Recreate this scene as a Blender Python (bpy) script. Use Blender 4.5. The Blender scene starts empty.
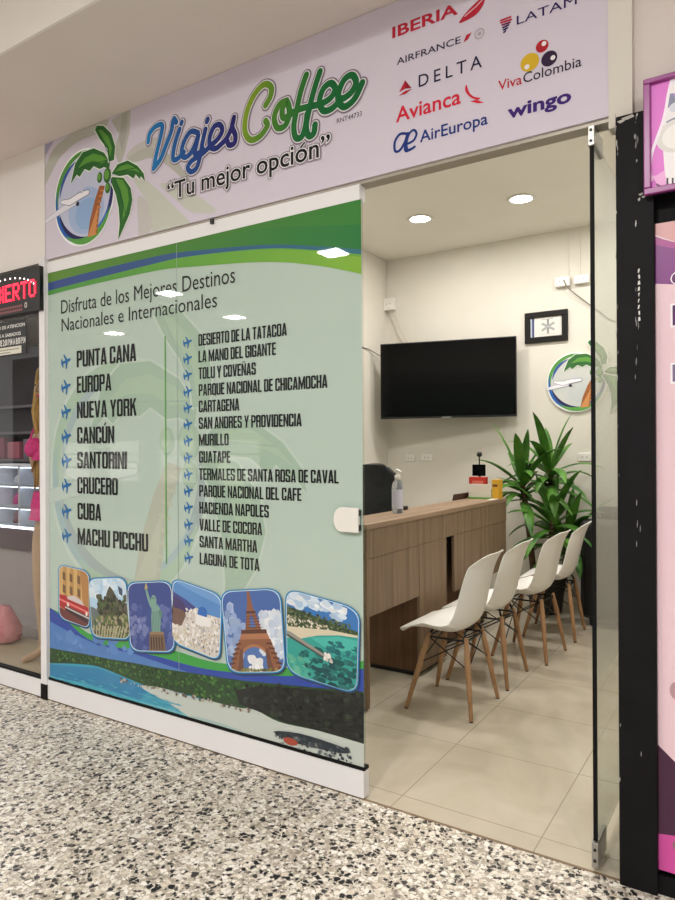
import bpy, bmesh, math, random
from mathutils import Vector, Matrix
random.seed(7)
S = bpy.context.scene
COL = S.collection
# ------------------------------------------------------------------ camera, world, light, exposure
H_CAM, F_PX, YAW, PITCH, ROLL = 1.4, 676.0, 0.5687, -0.0003, -0.0056
D = 2.339                                   # the shop front plane is y = D
_cy, _sy = math.cos(YAW), math.sin(YAW)
_fwd = Vector((-_sy*math.cos(PITCH), _cy*math.cos(PITCH), math.sin(PITCH)))
_r0 = Vector((_cy, _sy, 0)); _u0 = _r0.cross(_fwd)
_r = math.cos(ROLL)*_r0 + math.sin(ROLL)*_u0
_u = -math.sin(ROLL)*_r0 + math.cos(ROLL)*_u0
cd = bpy.data.cameras.new('camera'); cam = bpy.data.objects.new('camera', cd); COL.objects.link(cam)
cd.sensor_fit = 'VERTICAL'; cd.sensor_height = 36.0; cd.sensor_width = 27.0; cd.lens = F_PX/900*36
cd.clip_start = 0.05
cam.matrix_world = Matrix(((_r.x,_u.x,-_fwd.x,0),(_r.y,_u.y,-_fwd.y,0),(_r.z,_u.z,-_fwd.z,H_CAM),(0,0,0,1)))
S.camera = cam
wd = bpy.data.worlds.new('world'); S.world = wd; wd.use_nodes = True
wd.node_tree.nodes['Background'].inputs[0].default_value = (1.0, 0.975, 0.965, 1)
wd.node_tree.nodes['Background'].inputs[1].default_value = 0.60
S.view_settings.view_transform = 'Standard'; S.view_settings.look = 'None'
S.view_settings.gamma = 1.0; S.view_settings.use_curve_mapping = False
S.view_settings.exposure = 0.0
P_ROOM, P_HALL = 13.2, 76.0                 # watts of each downlight in the shop / each ceiling panel in the hall

# ------------------------------------------------------------------ helpers
def lin(c):
    r = []
    for v in c:
        v = v/255.0
        r.append(v/12.92 if v <= 0.04045 else ((v+0.055)/1.055)**2.4)
    return tuple(r)
def W(u, v, y=D):
    """point of the vertical plane y that the calibrated photograph shows at (u, v)"""
    k = (u-337.5)/F_PX*_r - (v-450)/F_PX*_u + _fwd
    t = y/k.y
    return (k.x*t, H_CAM + k.z*t)
def dep(u, v, y=D):
    k = (u-337.5)/F_PX*_r - (v-450)/F_PX*_u + _fwd
    return y/k.y
def PX(px, u, v, y=D): return px*dep(u, v, y)/F_PX

MATS = {}
def mat(name, rgb, rough=0.5, metal=0.0, coat=0.0, spec=0.5, emit=0.0):
    if name in MATS: return MATS[name]
    m = bpy.data.materials.new(name); m.use_nodes = True
    b = m.node_tree.nodes['Principled BSDF']; l = lin(rgb)
    b.inputs['Base Color'].default_value = (*l, 1); b.inputs['Roughness'].default_value = rough
    b.inputs['Metallic'].default_value = metal; b.inputs['Specular IOR Level'].default_value = spec
    b.inputs['Coat Weight'].default_value = coat; b.inputs['Coat Roughness'].default_value = 0.015
    if emit:
        b.inputs['Emission Color'].default_value = (*l, 1); b.inputs['Emission Strength'].default_value = emit
    MATS[name] = m
    return m
def nodes(m):
    nt = m.node_tree
    def add(t, **kw):
        n = nt.nodes.new(t)
        for k, v in kw.items(): setattr(n, k, v)
        return n
    return nt, add, nt.nodes['Principled BSDF']
def ramp(n, stops, interp='LINEAR'):
    cr = n.color_ramp; cr.interpolation = interp
    while len(cr.elements) < len(stops): cr.elements.new(0.5)
    for e, (p, c) in zip(cr.elements, stops):
        e.position = p; e.color = (*lin(c), 1)
def noisy(name, c0, c1, scale=6, rough=0.6, stretch=(1,1,1), bump=0.0, detail=4, spec=0.4):
    if name in MATS: return MATS[name]
    m = mat(name, c0, rough, spec=spec); nt, add, b = nodes(m)
    tc = add('ShaderNodeTexCoord'); mp = add('ShaderNodeMapping'); mp.inputs['Scale'].default_value = stretch
    nz = add('ShaderNodeTexNoise'); nz.inputs['Scale'].default_value = scale; nz.inputs['Detail'].default_value = detail
    rp = add('ShaderNodeValToRGB'); ramp(rp, [(0.3, c0), (0.7, c1)])
    L = nt.links.new
    L(tc.outputs['Object'], mp.inputs[0]); L(mp.outputs[0], nz.inputs['Vector']); L(nz.outputs[0], rp.inputs[0]); L(rp.outputs[0], b.inputs['Base Color'])
    if bump:
        bp = add('ShaderNodeBump'); bp.inputs['Strength'].default_value = bump; bp.inputs['Distance'].default_value = 0.004
        L(nz.outputs[0], bp.inputs['Height']); L(bp.outputs[0], b.inputs['Normal'])
    return m
def glass_mat(name, tint, base=0.045, gloss_rough=0.0):
    m = bpy.data.materials.new(name); m.use_nodes = True; nt = m.node_tree
    nt.nodes.remove(nt.nodes['Principled BSDF']); L = nt.links.new
    out = nt.nodes['Material Output']
    lw = nt.nodes.new('ShaderNodeLayerWeight'); lw.inputs[0].default_value = 0.5
    pw = nt.nodes.new('ShaderNodeMath'); pw.operation = 'POWER'; pw.inputs[1].default_value = 5
    ml = nt.nodes.new('ShaderNodeMath'); ml.operation = 'MULTIPLY_ADD'; ml.inputs[1].default_value = 1-base; ml.inputs[2].default_value = base
    tr = nt.nodes.new('ShaderNodeBsdfTransparent'); tr.inputs[0].default_value = (*tint, 1)
    gl = nt.nodes.new('ShaderNodeBsdfGlossy'); gl.inputs['Roughness'].default_value = gloss_rough
    mx = nt.nodes.new('ShaderNodeMixShader')
    L(lw.outputs['Facing'], pw.inputs[0]); L(pw.outputs[0], ml.inputs[0]); L(ml.outputs[0], mx.inputs[0])
    L(tr.outputs[0], mx.inputs[1]); L(gl.outputs[0], mx.inputs[2]); L(mx.outputs[0], out.inputs[0])
    return m

ROOTLOC = {}
def put(o, parent=None):
    COL.objects.link(o)
    if parent is not None:
        o.parent = parent
    return o
def wloc(o):
    v = Vector((0,0,0))
    while o is not None:
        v += Vector(o.location); o = o.parent
    return v
def thing(name, label, cat, loc=(0,0,0), group=None):
    o = bpy.data.objects.new(name, None); o.empty_display_size = 0.1
    COL.objects.link(o); o.location = loc; tag(o, label, cat, group); return o
def tag(o, label, cat, group=None):
    o['label'] = label; o['category'] = cat
    if group: o['group'] = group
    return o
def struct(o): o['kind'] = 'structure'; return o

class MB:
    """collects shapes in world coordinates; build() links them as ONE mesh object"""
    def __init__(s): s.bm = bmesh.new()
    def face(s, pts):
        return s.bm.faces.new([s.bm.verts.new(p) for p in pts])
    def box(s, x0, x1, y0, y1, z0, z1):
        v = [s.bm.verts.new((x, y, z)) for z in (z0, z1) for y in (y0, y1) for x in (x0, x1)]
        for f in ((0,2,3,1),(4,5,7,6),(0,1,5,4),(2,6,7,3),(0,4,6,2),(1,3,7,5)):
            s.bm.faces.new([v[i] for i in f])
        return s
    def obox(s, M, sx, sy, sz):
        v = [s.bm.verts.new(M @ Vector((x, y, z))) for z in (-sz/2, sz/2) for y in (-sy/2, sy/2) for x in (-sx/2, sx/2)]
        for f in ((0,2,3,1),(4,5,7,6),(0,1,5,4),(2,6,7,3),(0,4,6,2),(1,3,7,5)):
            s.bm.faces.new([v[i] for i in f])
        return s
    def tube(s, pts, r, n=10, caps=True):
        pts = [Vector(p) for p in pts]; k = len(pts)
        rs = r if isinstance(r, (list, tuple)) else [r]*k
        prev = None; rings = []
        for i, p in enumerate(pts):
            t = (pts[min(i+1, k-1)] - pts[max(i-1, 0)]).normalized()
            if prev is None:
                a = t.cross(Vector((0,0,1)))
                if a.length < 1e-3: a = t.cross(Vector((1,0,0)))
                a.normalize()
            else:
                a = (prev - t*prev.dot(t)).normalized()
            prev = a; b = t.cross(a)
            rings.append([s.bm.verts.new(p + rs[i]*(math.cos(q)*a + math.sin(q)*b)) for q in [2*math.pi*j/n for j in range(n)]])
        for i in range(k-1):
            for j in range(n):
                s.bm.faces.new((rings[i][j], rings[i][(j+1)%n], rings[i+1][(j+1)%n], rings[i+1][j]))
        if caps:
            s.bm.faces.new(rings[0][::-1]); s.bm.faces.new(rings[-1])
        return s
    def lathe(s, prof, c, n=24, sx=1.0, sy=1.0, cap=True):
        rings = []
        for (r, z) in prof:
            rings.append([s.bm.verts.new((c[0]+sx*r*math.cos(2*math.pi*j/n), c[1]+sy*r*math.sin(2*math.pi*j/n), c[2]+z)) for j in range(n)])
        for i in range(len(rings)-1):
            for j in range(n):
                s.bm.faces.new((rings[i][j], rings[i][(j+1)%n], rings[i+1][(j+1)%n], rings[i+1][j]))
        if cap:
            s.bm.faces.new(rings[0][::-1]); s.bm.faces.new(rings[-1])
        return s
    def prism_y(s, poly, y0, y1):
        """outline in (x, z) given real depth from y0 to y1"""
        a = [s.bm.verts.new((x, y0, z)) for x, z in poly]; b = [s.bm.verts.new((x, y1, z)) for x, z in poly]
        s.bm.faces.new(a); s.bm.faces.new(b[::-1]); n = len(poly)
        for i in range(n): s.bm.faces.new((a[i], b[i], b[(i+1)%n], a[(i+1)%n]))
        return s
    def grid(s, P):
        """P[i][j] points"""
        V = [[s.bm.verts.new(p) for p in row] for row in P]
        for i in range(len(V)-1):
            for j in range(len(V[0])-1):
                s.bm.faces.new((V[i][j], V[i+1][j], V[i+1][j+1], V[i][j+1]))
        return s
    def build(s, name, m, parent=None, bevel=0.0, smooth=False, seg=2):
        if bevel <= 0 or True:
            bmesh.ops.recalc_face_normals(s.bm, faces=s.bm.faces)
        off = wloc(parent)
        if off.length: bmesh.ops.translate(s.bm, verts=s.bm.verts, vec=-off)
        me = bpy.data.meshes.new(name); s.bm.to_mesh(me); s.bm.free(); me.materials.append(m)
        if smooth:
            for p in me.polygons: p.use_smooth = True
        o = bpy.data.objects.new(name, me); put(o, parent)
        if bevel > 0:
            md = o.modifiers.new('bevel', 'BEVEL'); md.width = bevel; md.segments = seg; md.limit_method = 'ANGLE'; md.angle_limit = 0.6
            md.harden_normals = False
        return o
def copy_tree(o, parent=None):
    c = o.copy(); COL.objects.link(c)
    if parent is not None: c.parent = parent
    for ch in list(o.children): copy_tree(ch, c)
    return c

# ---------------------------------------------------------------- prints: flat artwork as layered polygons with a colour per face
def print_mat(name, rough, coat, spec=0.5):
    m = mat(name, (200,200,200), rough, coat=coat, spec=spec); nt, add, b = nodes(m)
    at = add('ShaderNodeVertexColor'); at.layer_name = 'ink'
    nt.links.new(at.outputs['Color'], b.inputs['Base Color'])
    return m
def spline(pts, n=6, closed=False):
    out = []; k = len(pts)
    rng = range(k if closed else k-1)
    for i in rng:
        g = (lambda q: pts[q % k]) if closed else (lambda q: pts[max(0, min(k-1, q))])
        p0, p1, p2, p3 = g(i-1), g(i), g(i+1), g(i+2)
        for j in range(n):
            t = j/n
            out.append(tuple(0.5*((2*b)+(-a+c)*t+(2*a-5*b+4*c-d)*t*t+(-a+3*b-3*c+d)*t**3) for a, b, c, d in zip(p0, p1, p2, p3)))
    if not closed: out.append(tuple(pts[-1]))
    return out
TXT = {}
def text_shape(s, grow=0.0, spacing=1.0, shear=0.0):
    key = (s, grow, spacing, shear)
    if key not in TXT:
        c = bpy.data.curves.new('lettering', 'FONT'); c.body = s; c.size = 1; c.offset = grow; c.space_character = spacing; c.shear = shear
        c.resolution_u = 3; c.fill_mode = 'FRONT'
        o = bpy.data.objects.new('lettering', c); COL.objects.link(o); bpy.context.view_layer.update()
        me = bpy.data.meshes.new_from_object(o.evaluated_get(bpy.context.evaluated_depsgraph_get()))
        vs = [(v.co.x, v.co.y) for v in me.vertices]; fs = [tuple(p.vertices) for p in me.polygons]
        bpy.data.objects.remove(o); bpy.data.curves.remove(c); bpy.data.meshes.remove(me)
        TXT[key] = (vs, fs)
    return TXT[key]
def condensed():
    """tall condensed capitals as non-overlapping plates; returns glyph -> (width, plates)"""
    w, t, h, c = .47, .165, .135, .085
    box = lambda x0, x1, y0, y1: [(x0,y0),(x1,y0),(x1,y1),(x0,y1)]
    top = lambda x0=0, x1=w: [(x0,1-h),(x1,1-h),(x1,1-c),(x1-c,1),(x0+c,1),(x0,1-c)]
    bot = lambda x0=0, x1=w: [(x0,h),(x0,c),(x0+c,0),(x1-c,0),(x1,c),(x1,h)]
    L, Rr = box(0,t,0,1), box(w-t,w,0,1)
    tR = [(t,1-h),(w,1-h),(w,1-c),(w-c,1),(t,1)]; bR = [(t,h),(t,0),(w-c,0),(w,c),(w,h)]
    O = [box(0,t,h,1-h), box(w-t,w,h,1-h), top(), bot()]
    m = .66; e = .40
    G = {'I':(t,[L]), 'L':(e,[L,box(t,e,0,h)]), 'E':(e,[L,box(t,e,0,h),box(t,e,1-h,1),box(t,e-.03,.44,.44+h)]), 'F':(e,[L,box(t,e,1-h,1),box(t,e-.03,.42,.42+h)]),
      'H':(w,[L,Rr,box(t,w-t,.43,.43+h)]), 'T':(.44,[box(.22-t/2,.22+t/2,0,1-h),box(0,.44,1-h,1)]), 'O':(w,O), 'Q':(w,O+[[(.26,.16),(.36,.16),(.50,-.08),(.38,-.08)]]),
      'U':(w,[box(0,t,h,1),box(w-t,w,h,1),bot()]), 'C':(w,[box(0,t,h,1-h),box(w-t,w,h,.36),box(w-t,w,.64,1-h),top(),bot()]),
      'G':(w,[box(0,t,h,1-h),box(w-t,w,h,.40),box(.25,w,.40,.52),box(w-t,w,.66,1-h),top(),bot()]),
      'S':(w,[top(),bot(),box(0,t,.60,1-h),box(w-t,w,h,.40),[(0,.60),(0,.52),(w-t,.40),(w,.40),(w,.48),(t,.60)],box(0,t,h,.32),box(w-t,w,.68,1-h)]),
      'D':(w,[L,tR,bR,box(w-t,w,h,1-h)]), 'P':(w,[L,tR,box(w-t,w,.40+h,1-h),[(t,.40+h),(t,.40),(w-c,.40),(w,.40+c),(w,.40+h)]]),
      'R':(w,[L,tR,box(w-t,w,.44+h,1-h),box(t,w-.03,.44,.44+h),box(w-t,w,0,.44)]), 'B':(w,[L,tR,bR,box(t,w-.04,.445,.445+h*.9),box(w-t,w,.57,1-h),box(w-t,w,h,.44)]),
      'N':(w+.02,[box(0,t*.9,0,1),box(w+.02-t*.9,w+.02,0,1),[(t*.9,1),(t*.9,.66),(w+.02-t*.9,0),(w+.02-t*.9,.34)]]),
      'M':(m,[box(0,t*.9,0,1),box(m-t*.9,m,0,1),[(t*.9,1),(t*.9,.60),(m/2-.05,0),(m/2,0),(m/2,.42)],[(m-t*.9,1),(m/2,.42),(m/2,0),(m/2+.05,0),(m-t*.9,.60)]]),
      'A':(w+.03,[[(0,0),(t,0),(.25,.74),(.25,1),(.15,1)],[(w+.03,0),(w+.03-t,0),(.25,.74),(.25,1),(.35,1)],box(t-.01,w+.04-t,.17,.29)]),
      'V':(w+.03,[[(0,1),(t,1),(.25,.26),(.25,0),(.15,0)],[(w+.03,1),(w+.03-t,1),(.25,.26),(.25,0),(.35,0)]]),
      'Y':(w+.03,[[(0,1),(t,1),(.25,.62),(.25,.38),(.25-t/2,.38)],[(w+.03,1),(w+.03-t,1),(.25,.62),(.25,.38),(.25+t/2,.38)],box(.25-t/2,.25+t/2,0,.38)]),
      'K':(w+.02,[L,[(t,.36),(t,.60),(w+.01-t*.95,1),(w+.02,1)],[(t+.06,.50),(t+.17,.66),(w+.03,0),(w+.03-t*1.05,0)]])}
    G['Ñ'] = (G['N'][0], G['N'][1]+[[(.08,1.07),(.16,1.16),(.26,1.14),(.40,1.17),(.40,1.10),(.28,1.07),(.16,1.09)]])
    G['Ú'] = (w, G['U'][1]+[[(.18,1.05),(.26,1.22),(.40,1.22),(.26,1.05)]])
    return G
GLYPH = condensed()
CAP = None
class Sheet:
    STEP = 5e-6
    def __init__(s, to3):
        s.to3 = to3; s.P = []; s.k = 1; s.clip = None
    def poly(s, pts, col, step=True):
        if s.clip: pts = clip_poly(pts, s.clip)
        if len(pts) < 3: return
        if step: s.k += 1
        s.P.append((pts, lin(col), s.k))
    def tri_mesh(s, vs, fs, col):
        s.k += 1; c = lin(col)
        for f in fs: s.P.append(([vs[i] for i in f], c, s.k))
    def ellipse(s, cx, cz, rx, rz, col, n=20, rot=0.0):
        ca, sa = math.cos(rot), math.sin(rot)
        s.poly([(cx+rx*math.cos(a)*ca-rz*math.sin(a)*sa, cz+rx*math.cos(a)*sa+rz*math.sin(a)*ca) for a in [2*math.pi*i/n for i in range(n)]], col)
    def stroke(s, pts, r, col, caps=True):
        """r: number or list; col: colour or function of (x, z)"""
        rs = list(r) if isinstance(r, (list, tuple)) else [r]*len(pts)
        P, Q = [], []
        for p, q in zip(pts, rs):
            if not P or math.hypot(p[0]-P[-1][0], p[1]-P[-1][1]) > 1e-6: P.append(p); Q.append(q)
        n = len(P); s.k += 1
        if n < 2: return
        cf = col if callable(col) else (lambda p: col)
        L, Rr = [], []
        for i in range(n):
            a, b = P[max(0, i-1)], P[min(n-1, i+1)]; dx, dz = b[0]-a[0], b[1]-a[1]; l = math.hypot(dx, dz) or 1e-9
            nx, nz = -dz/l*Q[i], dx/l*Q[i]; L.append((P[i][0]+nx, P[i][1]+nz)); Rr.append((P[i][0]-nx, P[i][1]-nz))
        def cap(i, j):
            a, q = P[i], Q[i]; d = math.atan2(P[i][1]-P[j][1], P[i][0]-P[j][0])
            s.poly([(a[0]+q*math.cos(d+t), a[1]+q*math.sin(d+t)) for t in [math.pi*(-.5+m/8) for m in range(9)]], cf(a), step=False)
        if caps and Q[0] > 1e-4: cap(0, 1)
        for i in range(n-1):
            s.poly([L[i], L[i+1], Rr[i+1], Rr[i]], cf(P[i]), step=False); s.k += .4
        if caps and Q[-1] > 1e-4: cap(n-1, n-2)
    def text(s, txt, x0, x1, zb, cap, col, bold=0.0, grow=0.0, spacing=1.0, shear=0.0):
        """fit txt between x0 and x1 on baseline zb with capital height cap"""
        bv, _ = text_shape(txt, bold, spacing, shear); hv, _ = text_shape('H', bold)
        a0 = min(v[0] for v in bv); a1 = max(v[0] for v in bv); hz0 = min(v[1] for v in hv); hz1 = max(v[1] for v in hv)
        vs, fs = text_shape(txt, bold+grow, spacing, shear)
        sx = (x1-x0)/(a1-a0); sz = cap/(hz1-hz0)
        s.tri_mesh([(x0+(v[0]-a0)*sx, zb+(v[1]-hz0)*sz) for v in vs], fs, col)
    def condensed(s, txt, x0, x1, zb, cap, col):
        gap = .05; pos, x = [], 0
        for ch in txt:
            if ch == ' ': x += .20; continue
            pos.append((x, ch)); x += GLYPH[ch][0]+gap
        sx = (x1-x0)/(x-gap); s.k += 1
        for x, ch in pos:
            for pl in GLYPH[ch][1]: s.poly([(x0+(x+p)*sx, zb+q*cap) for p, q in pl], col, step=False); s.k += .3
    def build(s, name, m, parent=None, base=0.0):
        vs, fs, cs = [], [], []
        off = wloc(parent)
        for pts, c, k in s.P:
            i = len(vs)
            for p in pts: vs.append(Vector(s.to3(p[0], p[1], base + k*s.STEP)) - off)
            fs.append(tuple(range(i, i+len(pts)))); cs.append(c)
        me = bpy.data.meshes.new(name); me.from_pydata(vs, [], fs)
        ca = me.color_attributes.new('ink', 'FLOAT_COLOR', 'CORNER')
        for p in me.polygons:
            for li in p.loop_indices: ca.data[li].color = (*cs[p.index], 1)
        me.materials.append(m); o = bpy.data.objects.new(name, me); put(o, parent)
        return o
def clip_poly(sub, clip):
    """Sutherland-Hodgman against a convex counter-clockwise outline"""
    out = list(sub)
    for i in range(len(clip)):
        a, b = clip[i], clip[(i+1) % len(clip)]
        src = out; out = []
        if not src: break
        ins = lambda p: (b[0]-a[0])*(p[1]-a[1]) - (b[1]-a[1])*(p[0]-a[0]) >= -1e-12
        for j in range(len(src)):
            p, q = src[j-1], src[j]
            ip, iq = ins(p), ins(q)
            if ip != iq:
                d1 = (b[0]-a[0])*(p[1]-a[1]) - (b[1]-a[1])*(p[0]-a[0]); d2 = (b[0]-a[0])*(q[1]-a[1]) - (b[1]-a[1])*(q[0]-a[0])
                t = d1/(d1-d2); out.append((p[0]+t*(q[0]-p[0]), p[1]+t*(q[1]-p[1])))
            if iq: out.append(q)
    return out
def facade(y): return lambda a, b, o: (a, y-o, b)
def mix(c, d, t): return tuple(c[i]*(1-t)+d[i]*t for i in range(3))
def jit(c, a): 
    k = random.uniform(-a, a); return tuple(max(0, min(255, v+k)) for v in c)

# ------------------------------------------------------------------ materials
M_wall   = noisy('wall_paint', (224,219,208), (219,214,203), 3, 0.75)
M_beam   = noisy('hall_paint', (224,214,209), (219,209,204), 2, 0.7)
M_fascia = noisy('fascia_paint', (238,233,229), (234,229,225), 2, 0.7)
M_ceil   = noisy('ceiling_paint', (234,229,220), (230,225,216), 2, 0.8)
M_alu    = mat('white_aluminium', (234,233,234), 0.35, spec=0.5)
M_alu_d  = mat('grey_aluminium', (168,160,148), 0.4, metal=0.3)
M_black  = noisy('black_column_paint', (10,10,12), (18,17,20), 9, 0.6, bump=0.25, spec=0.2)
M_rubber = mat('black_rubber', (9,9,9), 0.6, spec=0.2)
M_steel  = mat('brushed_steel', (170,168,162), 0.35, metal=0.9)
M_white  = mat('white_plastic', (232,229,222), 0.35)
M_shell  = mat('chair_shell', (233,230,224), 0.38)
M_ink    = print_mat('window_print', 0.5, 0.65, 0.2)
M_sign   = print_mat('sign_print', 0.5, 0.0, 0.2)
M_paper  = print_mat('paper_print', 0.6, 0.0)
M_gloss  = print_mat('poster_print', 0.35, 0.1)
M_glass  = glass_mat('door_glass', (0.93,0.96,0.94), 0.05)
M_pane   = glass_mat('window_glass', (0.93,0.94,0.93), 0.05)
M_blackpl= mat('black_plastic', (16,16,18), 0.4)
M_screen = mat('screen_black', (4,4,6), 0.10, spec=0.18)
M_leather= noisy('black_leather', (17,18,20), (24,25,28), 40, 0.42, bump=0.15)
M_wire   = mat('black_wire', (20,20,21), 0.45, metal=0.4)

def wood_mat(name, c0, c1, c2, axis='Z', rough=0.5):
    m = mat(name, c0, rough, spec=0.3); nt, add, b = nodes(m); L = nt.links.new
    tc = add('ShaderNodeTexCoord'); mp = add('ShaderNodeMapping')
    mp.inputs['Scale'].default_value = (14,14,0.7) if axis == 'Z' else ((14,0.7,14) if axis == 'Y' else (0.7,14,14))
    nz = add('ShaderNodeTexNoise'); nz.inputs['Scale'].default_value = 1.6; nz.inputs['Detail'].default_value = 7; nz.inputs['Roughness'].default_value = 0.62
    rp = add('ShaderNodeValToRGB'); ramp(rp, [(0.28, c0), (0.5, c1), (0.72, c2)])
    n2 = add('ShaderNodeTexNoise'); n2.inputs['Scale'].default_value = 7; n2.inputs['Detail'].default_value = 3
    mx = add('ShaderNodeMixRGB'); mx.blend_type = 'MULTIPLY'; mx.inputs[0].default_value = 0.22
    L(tc.outputs['Object'], mp.inputs[0]); L(mp.outputs[0], nz.inputs['Vector']); L(nz.outputs[0], rp.inputs[0])
    L(mp.outputs[0], n2.inputs['Vector']); L(rp.outputs[0], mx.inputs[1]); L(n2.outputs[0], mx.inputs[2]); L(mx.outputs[0], b.inputs['Base Color'])
    return m
M_oak  = wood_mat('counter_oak', (112,91,72), (137,114,91), (154,130,106))
M_oakT = wood_mat('counter_oak_top', (142,118,95), (160,135,111), (176,151,128), 'Y')
M_oakD = wood_mat('counter_oak_dark', (84,60,42), (104,76,54), (118,88,64))
M_beech= wood_mat('chair_beech', (150,112,76), (174,134,96), (188,150,112))

def terrazzo():
    m = mat('terrazzo', (205,197,182), 0.32, spec=0.35); nt, add, b = nodes(m); L = nt.links.new
    tc = add('ShaderNodeTexCoord')
    def layer(scale, jitter=1.0):
        nz = add('ShaderNodeTexNoise'); nz.inputs['Scale'].default_value = scale*1.6; nz.inputs['Detail'].default_value = 1
        av = add('ShaderNodeMixRGB'); av.inputs[0].default_value = 0.012
        L(tc.outputs['Object'], nz.inputs['Vector']); L(tc.outputs['Object'], av.inputs[1]); L(nz.outputs['Color'], av.inputs[2])
        v1 = add('ShaderNodeTexVoronoi'); v1.inputs['Scale'].default_value = scale
        v2 = add('ShaderNodeTexVoronoi', feature='DISTANCE_TO_EDGE'); v2.inputs['Scale'].default_value = scale
        L(av.outputs[0], v1.inputs['Vector']); L(av.outputs[0], v2.inputs['Vector'])
        sp = add('ShaderNodeSeparateColor'); L(v1.outputs['Color'], sp.inputs[0])
        return sp, v2
    base = None
    def comb(prev, scale, lo, thr, stops):
        sp, v2 = layer(scale)
        rp = add('ShaderNodeValToRGB'); ramp(rp, stops, 'CONSTANT'); L(sp.outputs[1], rp.inputs[0])
        g1 = add('ShaderNodeMath', operation='GREATER_THAN'); g1.inputs[1].default_value = lo; L(sp.outputs[0], g1.inputs[0])
        g2 = add('ShaderNodeMath', operation='GREATER_THAN'); g2.inputs[1].default_value = thr; L(v2.outputs['Distance'], g2.inputs[0])
        mu = add('ShaderNodeMath', operation='MULTIPLY'); L(g1.outputs[0], mu.inputs[0]); L(g2.outputs[0], mu.inputs[1])
        mx = add('ShaderNodeMixRGB'); L(mu.outputs[0], mx.inputs[0])
        if prev is None: mx.inputs[1].default_value = (*lin((176,166,150)), 1)
        else: L(prev.outputs[0], mx.inputs[1])
        L(rp.outputs[0], mx.inputs[2]); return mx
    c = comb(None, 95, 0.25, 0.06, [(0,(222,214,200)),(0.35,(196,186,170)),(0.6,(232,226,214)),(0.85,(140,130,116))])
    c = comb(c, 52, 0.38, 0.09, [(0,(232,226,214)),(0.44,(240,235,226)),(0.76,(182,172,158)),(0.82,(218,206,188)),(0.96,(130,122,114))])
    c = comb(c, 52, 0.80, 0.10, [(0,(30,29,30)),(0.62,(58,54,52)),(0.82,(24,24,26))])
    c = comb(c, 78, 0.88, 0.10, [(0,(34,32,32)),(0.7,(86,80,74))])
    # slab joints
    sx = add('ShaderNodeSeparateXYZ'); L(tc.outputs['Object'], sx.inputs[0])
    acc = None
    for ax, per, off in ((0, 0.62, 0.21), (1, 0.62, 0.30)):
        a = add('ShaderNodeMath', operation='ADD'); a.inputs[1].default_value = off+50*per; L(sx.outputs[ax], a.inputs[0])
        f = add('ShaderNodeMath', operation='MODULO'); f.inputs[1].default_value = per; L(a.outputs[0], f.inputs[0])
        l = add('ShaderNodeMath', operation='LESS_THAN'); l.inputs[1].default_value = 0.004; L(f.outputs[0], l.inputs[0])
        if acc is None: acc = l
        else:
            q = add('ShaderNodeMath', operation='MAXIMUM'); L(acc.outputs[0], q.inputs[0]); L(l.outputs[0], q.inputs[1]); acc = q
    sc = add('ShaderNodeMath', operation='MULTIPLY'); sc.inputs[1].default_value = 0.45; L(acc.outputs[0], sc.inputs[0])
    mx = add('ShaderNodeMixRGB'); L(sc.outputs[0], mx.inputs[0]); L(c.outputs[0], mx.inputs[1]); mx.inputs[2].default_value = (*lin((150,140,126)), 1)
    L(mx.outputs[0], b.inputs['Base Color'])
    return m
def tiles():
    m = mat('porcelain_tiles', (196,186,168), 0.13, spec=0.5); nt, add, b = nodes(m); L = nt.links.new
    tc = add('ShaderNodeTexCoord'); sx = add('ShaderNodeSeparateXYZ'); L(tc.outputs['Object'], sx.inputs[0])
    acc = None
    for ax, per, off in ((0, 0.56, 0.14), (1, 0.56, 0.36)):
        a = add('ShaderNodeMath', operation='ADD'); a.inputs[1].default_value = off+50*per; L(sx.outputs[ax], a.inputs[0])
        f = add('ShaderNodeMath', operation='MODULO'); f.inputs[1].default_value = per; L(a.outputs[0], f.inputs[0])
        l = add('ShaderNodeMath', operation='LESS_THAN'); l.inputs[1].default_value = 0.0045; L(f.outputs[0], l.inputs[0])
        if acc is None: acc = l
        else:
            q = add('ShaderNodeMath', operation='MAXIMUM'); L(acc.outputs[0], q.inputs[0]); L(l.outputs[0], q.inputs[1]); acc = q
    nz = add('ShaderNodeTexNoise'); nz.inputs['Scale'].default_value = 2.2; nz.inputs['Detail'].default_value = 5; nz.inputs['Distortion'].default_value = 1.2
    rp = add('ShaderNodeValToRGB'); ramp(rp, [(0.35,(202,192,174)),(0.65,(188,177,157))])
    L(tc.outputs['Object'], nz.inputs['Vector']); L(nz.outputs[0], rp.inputs[0])
    mx = add('ShaderNodeMixRGB'); L(acc.outputs[0], mx.inputs[0]); L(rp.outputs[0], mx.inputs[1]); mx.inputs[2].default_value = (*lin((160,149,132)), 1)
    L(mx.outputs[0], b.inputs['Base Color'])
    return m
M_terr, M_tile = terrazzo(), tiles()

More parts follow.
